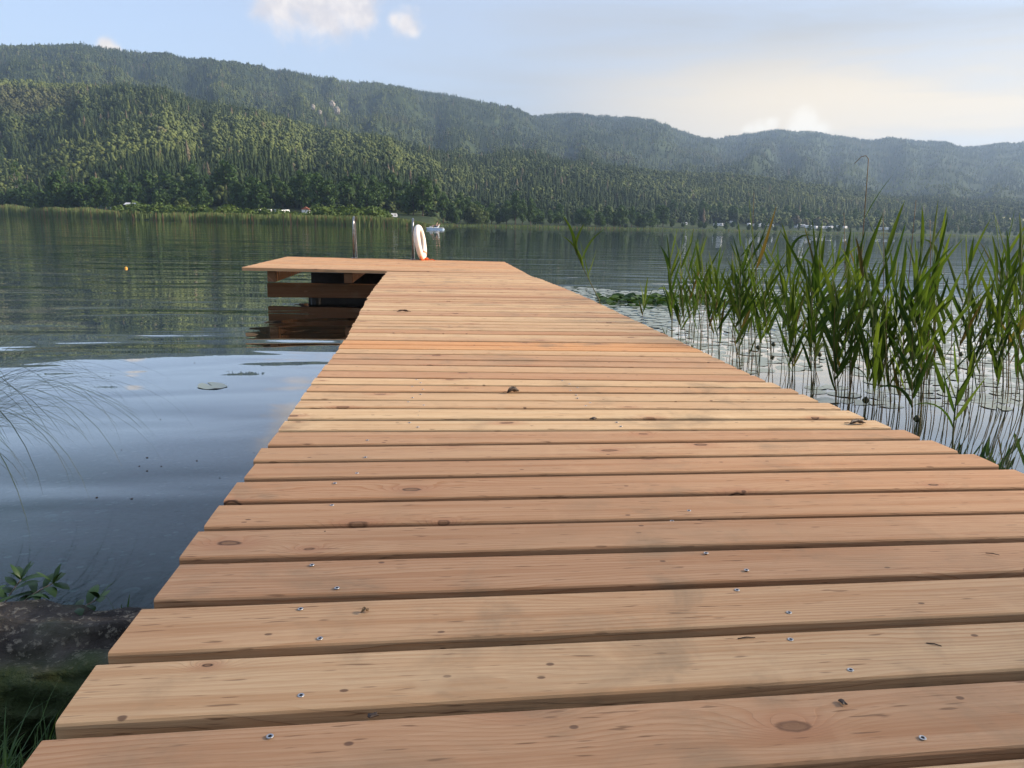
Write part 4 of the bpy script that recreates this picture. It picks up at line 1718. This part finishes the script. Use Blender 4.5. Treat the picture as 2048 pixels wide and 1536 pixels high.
def make_spruce(name, seed, H, W):
    r = random.Random(seed)
    o = empty(name)
    V, F, C = [], [], []
    tiers = 26
    for k in range(tiers):
        s = k / tiers
        z = H * (.06 + .92 * s)
        rad_ = W * .5 * (1 - s) ** .85 * r.uniform(.8, 1.1) + .12
        nb = max(5, int(11 * (1 - s) + 4))
        for i in range(nb):
            a = 2 * math.pi * i / nb + r.uniform(0, 1)
            L = rad_ * r.uniform(.7, 1.15)
            w = L * .32 + .15
            d = Vector((math.cos(a), math.sin(a), 0))
            sd_ = Vector((-d.y, d.x, 0))
            p = Vector((0, 0, z))
            dr = -L * r.uniform(.25, .5)
            b = len(V)
            V += [p, p + d * L * .55 + sd_ * w + Vector((0, 0, dr * .5)), p + d * L + Vector((0, 0, dr)), p + d * L * .55 - sd_ * w + Vector((0, 0, dr * .7))]
            F.append((b, b + 1, b + 2, b + 3))
            C.append(min(1, max(0, r.gauss(.4, .25))))
    cloud_obj('crown', V, F, C, M['needle'], o)
    m = MB()
    m.tube([(0, 0, -1), (0, 0, H * .5), (0, 0, H * .97)], [H * .016, H * .010, .03], 7)
    m.build('trunk', M['bark'], o)
    return o


protos = [
    make_broad('broadleaf_tree', 1, 12, 10, M['broad']),
    make_broad('broadleaf_tree', 2, 15, 9, M['broad']),
    make_broad('broadleaf_tree', 3, 10, 9.5, M['broad']),
    make_broad('broadleaf_tree', 4, 14, 7, M['broad']),
    make_broad('willow_tree', 5, 8, 8, M['willow']),
    make_spruce('spruce_tree', 6, 19, 6.5),
    make_spruce('spruce_tree', 7, 16, 5.0),
    make_broad('bare_stemmed_tree', 8, 21, 7, M['broad'], 700, bark='drybark', low=.5),
]
used = set()
rt = random.Random(21)


def put_tree(pi, px, r_, sc, label, cat, group):
    a = az_of(px)
    o = protos[pi] if pi not in used else copy_tree(protos[pi])
    used.add(pi)
    o.location = (r_ * math.sin(a), r_ * math.cos(a), terr1(a, r_) - .3)
    o.rotation_euler = (0, 0, rt.uniform(0, 6.28))
    o.scale = (sc * rt.uniform(.9, 1.1), sc * rt.uniform(.9, 1.1), sc * rt.uniform(.88, 1.12))
    tag(o, label, cat, group)
    return o


def zone(px):
    if px < 215:
        return 'behind the pale reed belt'
    if px < 640:
        return 'behind the campsite caravans'
    if px < 880:
        return 'behind the bushy spit'
    if px < 1330:
        return 'at the waterline of the far shore'
    return 'by the distant campsite'


kinds = {0: ('rounded broadleaf tree standing ', 'broadleaf tree'), 1: ('tall broadleaf tree standing ', 'broadleaf tree'), 2: ('low spreading broadleaf tree standing ', 'broadleaf tree'),
         3: ('slim broadleaf tree standing ', 'broadleaf tree'), 4: ('pale green willow standing ', 'willow'), 5: ('dark tall spruce standing ', 'spruce'), 6: ('dark slender spruce standing ', 'spruce'), 7: ('tall tree with a bare pale trunk standing ', 'tree')}
px = 1345.0
while px < 2110:
    i = rt.choice([0, 1, 2, 3, 3])
    put_tree(i, px, SH(az_of(px)) + rt.uniform(16, 62), rt.uniform(.32, .5), 'low rounded tree along the water in front of the distant campsite', 'tree', 'low trees before the distant campsite')
    px += rt.uniform(9, 22)
px = -60.0
while px < 2110:
    a = az_of(px)
    base = SH(a)
    if px < 215:
        lo, hi, st = 22, 70, 17
    elif px < 880:
        lo, hi, st = 92, 135, 15
    elif px < 1330:
        lo, hi, st = 10, 45, 14
    else:
        lo, hi, st = 122, 165, 13
    pi = rt.choice([0, 0, 1, 1, 2, 2, 3, 3, 0, 6] if px > 500 else [0, 1, 0, 2, 3, 2, 0])
    if px > 1330:
        pi = rt.choice([0, 1, 2, 3, 3, 4])
    put_tree(pi, px, base + rt.uniform(lo, hi), rt.uniform(.75, 1.2) * (.85 if 880 < px < 1330 else 1), kinds[pi][0] + zone(px), 'tree', kinds[pi][1] + 's ' + zone(px))
    px += st * rt.uniform(.7, 1.3)
for px_, lab in ((42, 'tall tree with a bare pale trunk rising from the left shore'), (135, 'bare stemmed tree right of the tall pale trunk')):
    put_tree(7, px_, SH(az_of(px_)) + 75, .95 if px_ == 42 else .72, lab, 'tree', None)
put_tree(4, 368, SH(az_of(368)) + 62, .75, 'pale willow bush between the white caravans', 'tree', None)
put_tree(4, 948, SH(az_of(948)) + 14, 1.15, 'light green willow at the foot of the forest near the pedal boat', 'tree', None)
put_tree(4, 965, SH(az_of(965)) + 18, .9, 'smaller light green willow beside the pedal boat', 'tree', None)

for i, o in enumerate(protos):           # drop kinds that were never placed
    if i not in used:
        for ch in list(o.children):
            bpy.data.objects.remove(ch)
        bpy.data.objects.remove(o)

# unseen trees added beside and behind the viewer to shade the first planks
shade = []
for i, (x, y, H, W) in enumerate([(10.5, -2.4, 10, 9), (2.5, -9.0, 13, 11)]):
    o = make_broad('broadleaf_tree', 50 + i, H, W, M['broad'], (430, 1600)[i], low=.10)
    o.location = (x, y, ground_z(x, y) + .2)
    tag(o, ['unseen broadleaf tree added right of the pier foot to shade it', 'unseen tall broadleaf tree added straight behind the pier to block the sky'][i], 'tree')

# bushes on the spit
bp = [make_broad('shore_bush', 31 + i, 3.4, 4.6 + .8 * i, M['bush'], 700, low=.0) for i in range(3)]
usedb = set()
for px_ in list(range(232, 500, 11)) + list(range(505, 640, 14)) + list(range(640, 790, 9)):
    a = az_of(px_)
    sec = 'left half of the spit' if px_ < 500 else ('low middle of the spit' if px_ < 640 else 'thick end of the spit')
    i = rt.randrange(3)
    o = bp[i] if i not in usedb else copy_tree(bp[i])
    usedb.add(i)
    big = 1.35 if px_ < 330 else (1.0 if px_ < 640 else 1.35 - max(0, px_ - 740) * .014)
    r_ = SH(a) + rt.uniform(8, 20)
    o.location = (r_ * math.sin(a), r_ * math.cos(a), terr1(a, r_) - .4)
    s_ = big * rt.uniform(.9, 1.35)
    o.scale = (s_, s_, s_ * .9)
    o.rotation_euler = (0, 0, rt.uniform(0, 6.28))
    tag(o, 'round green bush on the ' + sec, 'bush', 'bushes on the ' + sec)

# reed belt along the far shore (countless)
V, F, C = [], [], []
for i in range(15000):
    px_ = rt.choice([rt.uniform(-80, 240), rt.uniform(-80, 480), rt.uniform(400, 870), rt.uniform(400, 870), rt.uniform(870, 2100)])
    a = az_of(px_)
    dens = .5 + .5 * mnoise.noise(Vector((px_ * .02, 0, 0)))
    if 240 < px_ < 300 and rt.random() < .7:
        continue
    far = px_ > 880
    r_ = SH(a) + (rt.uniform(-3, 4) if not far else rt.uniform(-2, 6)) - (1.5 if 840 > px_ > 560 else 0)
    h = rt.uniform(1.6, 2.7) * (.75 + .5 * dens) * (1.0 + .9 * max(0.0, min(1.0, (330 - px_) / 330))) * (.55 if far else 1)
    if 780 < px_ < 870:
        h *= max(.35, 1 - (px_ - 780) / 130)
    p = Vector((r_ * math.sin(a), r_ * math.cos(a), -.1))
    w = rt.uniform(.10, .24)
    d = Vector((math.cos(a), -math.sin(a), 0)) * w + Vector((0, rt.uniform(-.1, .1), 0))
    le = Vector((rt.uniform(-.3, .3), rt.uniform(-.3, .3), h))
    b = len(V)
    V += [p - d, p + d, p + le + d * .25, p + le - d * .25]
    F.append((b, b + 1, b + 2, b + 3))
    C.append((min(1, max(0, rt.gauss(.5, .25))), 1.0 if rt.random() < .14 else 0, 0))
o = np_mesh('shore_reeds', np.array([tuple(v) for v in V]), np.array(F), M['shorereed'], col=np.repeat(np.array(C), 4, axis=0))
tag(o, 'pale green belt of reeds along the far waterline', 'reeds', kind='stuff')

# ------------------------------------------------------------------ campsites


def caravan_mesh(seed):
    r = random.Random(seed)
    m = MB()
    L, W_, H = r.uniform(4.2, 5.6), 2.2, r.uniform(2.0, 2.3)
    prof = [(-L / 2, .5), (L / 2 - .3, .5), (L / 2, 1.0), (L / 2 - .25, H), (L / 2 - .7, H + .35), (-L / 2 + .5, H + .38), (-L / 2 + .06, H)]
    n = len(prof)
    vs = [(x, -W_ / 2, z) for x, z in prof] + [(x, W_ / 2, z) for x, z in prof]
    fs = [tuple(range(n)), tuple(reversed(range(n, 2 * n)))] + [(i, i + n, (i + 1) % n + n, (i + 1) % n) for i in range(n)]
    m.add(vs, fs, 0)
    for s in (-1, 1):
        for cx in (-L * .26, L * .22):
            m.box((cx, s * (W_ / 2 + .01), 1.65), (L * .22, .05, .6), 1)
        m.box((L * .02, s * (W_ / 2 + .01), 1.35), (.6, .04, 1.55), 2)
    m.box((L / 2 - .12, 0, 1.7), (.14, 1.5, .55), 1)
    for s in (-1, 1):
        m.tube([(-.1, s * (W_ / 2 - .2), .33), (-.1, s * (W_ / 2 + .02), .33)], .33, 12, 1)
    m.box((L / 2 + .5, 0, .55), (1.1, .12, .1), 1)
    if seed % 2:
        aw = [(-L * .35, W_ / 2, H + .1), (L * .3, W_ / 2, H + .1), (L * .3, W_ / 2 + 2.3, H - .35), (-L * .35, W_ / 2 + 2.3, H - .35)]
        m.add(aw + [(x, y, z - .05) for x, y, z in aw], [(0, 1, 2, 3), (7, 6, 5, 4), (0, 4, 5, 1), (1, 5, 6, 2), (2, 6, 7, 3), (3, 7, 4, 0)], 2)
        for cx in (-L * .34, L * .29):
            m.box((cx, W_ / 2 + 2.25, 1.0), (.06, .06, 2.0), 1)
    o = m.build('caravan', [M['caravan'], M['window'], M['awning']])
    return o


cars = [caravan_mesh(i) for i in range(4)]
usedc = set()


def put_caravan(px, dr, label, group, rz=None, sc=1.0):
    i = rt.randrange(4)
    o = cars[i]
    if i in usedc:
        o = o.copy()
        COL.objects.link(o)
    usedc.add(i)
    a = az_of(px)
    r_ = SH(a) + dr
    o.location = (r_ * math.sin(a), r_ * math.cos(a), terr1(a, r_))
    o.rotation_euler = (0, 0, rt.uniform(-1.5, 1.5) if rz is None else rz)
    sc *= .66
    o.scale = (sc, sc, sc)
    tag(o, label, 'caravan', group)


for px_ in (226, 236, 250, 262):
    put_caravan(px_, 78, 'white caravan in the low row left of the large white one', 'caravans of the first row', sc=.7)
put_caravan(287, 80, 'large white caravan standing clear beside the dark hut', None, .1, 1.1)
for px_ in (352, 386, 397):
    put_caravan(px_, 76, 'white caravan around the pale willow bush', 'caravans around the willow', sc=.9)
put_caravan(445, 74, 'small caravan half hidden in the middle of the spit', None, .2, .7)
for px_ in (521, 530, 541, 556, 566, 574):
    put_caravan(px_, rt.uniform(66, 84), 'white caravan under the trees behind the low middle bushes', 'caravans behind the low bushes', sc=.8)
for px_ in (612, 626, 640, 650):
    put_caravan(px_, rt.uniform(62, 74), 'white camper in the row left of the thick end of the spit', 'campers left of the spit end', sc=.8)
put_caravan(786, 60, 'lone white camper behind the last bushes of the spit', None, .3, .8)
put_caravan(1369, 84, 'white caravan apart from the distant campsite on its left', None, .1, 1.3)
for px_ in (1432, 1440, 1450, 1463, 1498, 1506, 1515, 1524, 1536, 1545):
    put_caravan(px_, rt.uniform(78, 118), 'small white caravan in the left part of the distant campsite', 'distant campsite, left part', sc=1.25)
for k in range(24):
    px_ = 1596 + k * 4.4
    put_caravan(px_ + rt.uniform(-3, 3), 88 + max(0, px_ - 1650) * .9 + rt.uniform(-22, 22), 'small white caravan in the long bright row of the distant campsite', 'distant campsite, bright row', sc=1.25)
for px_ in (1755, 1763, 1772, 1781, 1788):
    put_caravan(px_, rt.uniform(70, 90), 'small white caravan of the group right of the bright row', 'distant campsite, right group', sc=1.3)

# dark hut beside the large caravan, and a small red roofed kiosk
a = az_of(270)
r_ = SH(a) + 86
o = empty('hut', (r_ * math.sin(a), r_ * math.cos(a), terr1(a, r_)))
tag(o, 'low grey roofed hut left of the large white caravan', 'hut')
m = MB()
m.box((0, 0, 1.2), (5, 3.5, 2.4))
m.build('wall', M['bark'], o)
m = MB()
m.add([(-3.2, -2.3, 2.4), (3.2, -2.3, 2.4), (3.2, 2.3, 2.4), (-3.2, 2.3, 2.4), (-3, 0, 3.3), (3, 0, 3.3)], [(0, 1, 5, 4), (2, 3, 4, 5), (0, 4, 3), (1, 2, 5), (3, 2, 1, 0)])
m.build('roof', M['awning'], o)
a = az_of(613)
r_ = SH(a) + 52
o = empty('kiosk', (r_ * math.sin(a), r_ * math.cos(a), terr1(a, r_)))
tag(o, 'small white kiosk with a reddish gable among the campers', 'kiosk')
m = MB()
m.box((0, 0, 1.1), (2.4, 2.2, 2.2))
m.build('wall', M['caravan'], o)
m = MB()
m.add([(-1.5, -1.3, 2.2), (1.5, -1.3, 2.2), (1.5, 1.3, 2.2), (-1.5, 1.3, 2.2), (0, -1.3, 3.1), (0, 1.3, 3.1)], [(0, 1, 4), (2, 3, 5), (0, 4, 5, 3), (1, 2, 5, 4), (3, 2, 1, 0)])
m.build('roof', M['roofred'], o)

# ------------------------------------------------------------------ pedal boat with two people
bp_ = at(871, 459.4, 0)
bp_.z = -.20
boat = empty('pedal_boat', bp_, rad(-4))
tag(boat, 'white and pale blue pedal boat drifting on the lake with two people', 'pedal boat')


def pontoon(y0):
    m = MB()
    secs = [(-1.45, .10, .20, .44), (-1.3, .22, .02, .46), (-.6, .26, -.12, .46), (.7, .26, -.12, .44), (1.25, .20, -.02, .42), (1.5, .06, .22, .40)]
    vs, fs = [], []
    for (x, w, zb_, zt) in secs:
        vs += [(x, y0 - w * .6, zb_), (x, y0 - w, (zb_ + zt) / 2), (x, y0 - w, zt), (x, y0 + w, zt), (x, y0 + w, (zb_ + zt) / 2), (x, y0 + w * .6, zb_)]
    for i in range(len(secs) - 1):
        for k in range(6):
            l = (k + 1) % 6
            fs.append((i * 6 + k, i * 6 + l, (i + 1) * 6 + l, (i + 1) * 6 + k))
    fs += [tuple(range(6)), tuple(reversed([(len(secs) - 1) * 6 + k for k in range(6)]))]
    m.add(vs, fs)
    return m


pontoon(-.52).build('pontoon', M['blueboat'], boat)
pontoon(.52).build('pontoon', M['blueboat'], boat)
m = MB()
m.box((-.1, 0, .50), (2.9, 1.66, .09), bev=.03)
m.build('deck', M['whiteboat'], boat)
for sy in (-.42, .42):
    m = MB()
    m.box((.15, sy, .60), (.55, .55, .10), bev=.03)
    m.box((.50, sy, .78), (.12, .55, .42), 0, Matrix.Rotation(rad(35), 3, 'Y'), bev=.03)
    m.build('seat', M['whiteboat'], boat)
m = MB()
m.box((-.75, 0, .62), (.5, .5, .18), bev=.04)
m.build('pedal_housing', M['whiteboat'], boat)
m = MB()
m.tube([(-1.2, .0, .5), (-1.2, 0, .2), (-1.2, 0, -.3)], .05, 8)
m.build('rudder', M['dark'], boat)


def person(dy, dx, label, lean, knee):
    o = empty('person', bp_ + Matrix.Rotation(rad(-4), 3, 'Z') @ Vector((dx, dy, .655)), rad(-4))
    tag(o, label, 'person')
    c, s = math.cos(lean), math.sin(lean)

    def up(L, f=0):   # along the reclined back (towards +x)
        return Vector((L * s + f * -c, 0, L * c + f * s * 1.0))
    P, E, Rd = [], [], []

    def v(p, r_):
        P.append(tuple(p))
        Rd.append(r_)
        return len(P) - 1
    pel = v((0, 0, .10), .13)
    wa = v(Vector((0, 0, .10)) + up(.20), .115)
    ch = v(Vector((0, 0, .10)) + up(.42), .14)
    nk = v(Vector((0, 0, .10)) + up(.57), .055)
    hd = v(Vector((0, 0, .10)) + up(.68) + Vector((-.02, 0, .02)), .085)
    ht = v(Vector((0, 0, .10)) + up(.80) + Vector((-.04, 0, .02)), .075)
    E += [(pel, wa), (wa, ch), (ch, nk), (nk, hd), (hd, ht)]
    for sg in (-1, 1):
        sh = v(Vector((0, sg * .17, .10)) + up(.50), .06)
        el = v(Vector((-.02, sg * .26, .10)) + up(.25, .02), .042)
        wr = v(Vector((-.22, sg * .20, .12)) + up(.10, .08), .032)
        hn = v(Vector((-.32, sg * .18, .12)) + up(.08, .08), .03)
        E += [(ch, sh), (sh, el), (el, wr), (wr, hn)]
        hp = v((-.04, sg * .10, .09), .10)
        kn = v((-.46, sg * .13, .10 + knee), .065)
        an = v((-.85, sg * .12, .06), .042)
        ft = v((-.95, sg * .12, .13), .035)
        E += [(pel, hp), (hp, kn), (kn, an), (an, ft)]
    me_ = bpy.data.meshes.new('body')
    me_.from_pydata(P, E, [])
    b_ = bpy.data.objects.new('body', me_)
    COL.objects.link(b_)
    b_.parent = o
    me_.materials.append(M['skin'])
    sk = b_.modifiers.new('skin', 'SKIN')
    for i, x in enumerate(me_.skin_vertices[0].data):
        x.radius = (Rd[i], Rd[i])
        x.use_root = (i == 0)
    sub = b_.modifiers.new('sub', 'SUBSURF')
    sub.levels = sub.render_levels = 2
    m_ = MB()
    hc = Vector(P[hd]) * .35 + Vector(P[ht]) * .65 + Vector((.02, 0, .02))
    bm_ = bmesh.new()
    bmesh.ops.create_icosphere(bm_, subdivisions=3, radius=.108)
    vs = []
    for q_ in bm_.verts:
        d = q_.co.copy()
        if d.x < -.02 and d.z < .05:
            d *= .78
        vs.append(hc + d)
    m_.add(vs, [tuple(q_.index for q_ in f.verts) for f in bm_.faces])
    bm_.free()
    m_.build('hair', M['hair'], o, True)
    m_ = MB()
    for sg in (-1, 1):
        m_.tube([Vector((.02, sg * .07, .10)), Vector((-.06, sg * .10, .10)), Vector((-.26, sg * .115, .10 + knee * .55))], [.14, .125, .105], 12)
    m_.build('swim_shorts', M['shorts'], o, True)
    return o


person(-.42, .12, 'person with dark hair sitting upright on the near seat of the pedal boat', .35, .22)
person(.42, .25, 'person leaning far back on the far seat of the pedal boat', .85, .16)

# ------------------------------------------------------------------ air
HAZE = 1.5e-4
t = NT('haze_air')
pv = t.n('ShaderNodeVolumePrincipled', {'Color': (.52, .72, 1.0), 'Density': HAZE, 'Anisotropy': .25})
t.set(t.out, 'Volume', pv.outputs[0])
m = MB()
m.box((0, 2400, 275), (11000, 5600, 572))
hz = m.build('haze', t.mat)
tag(hz, kind='stuff', label='thin blue evening haze over the lake', cat='haze')
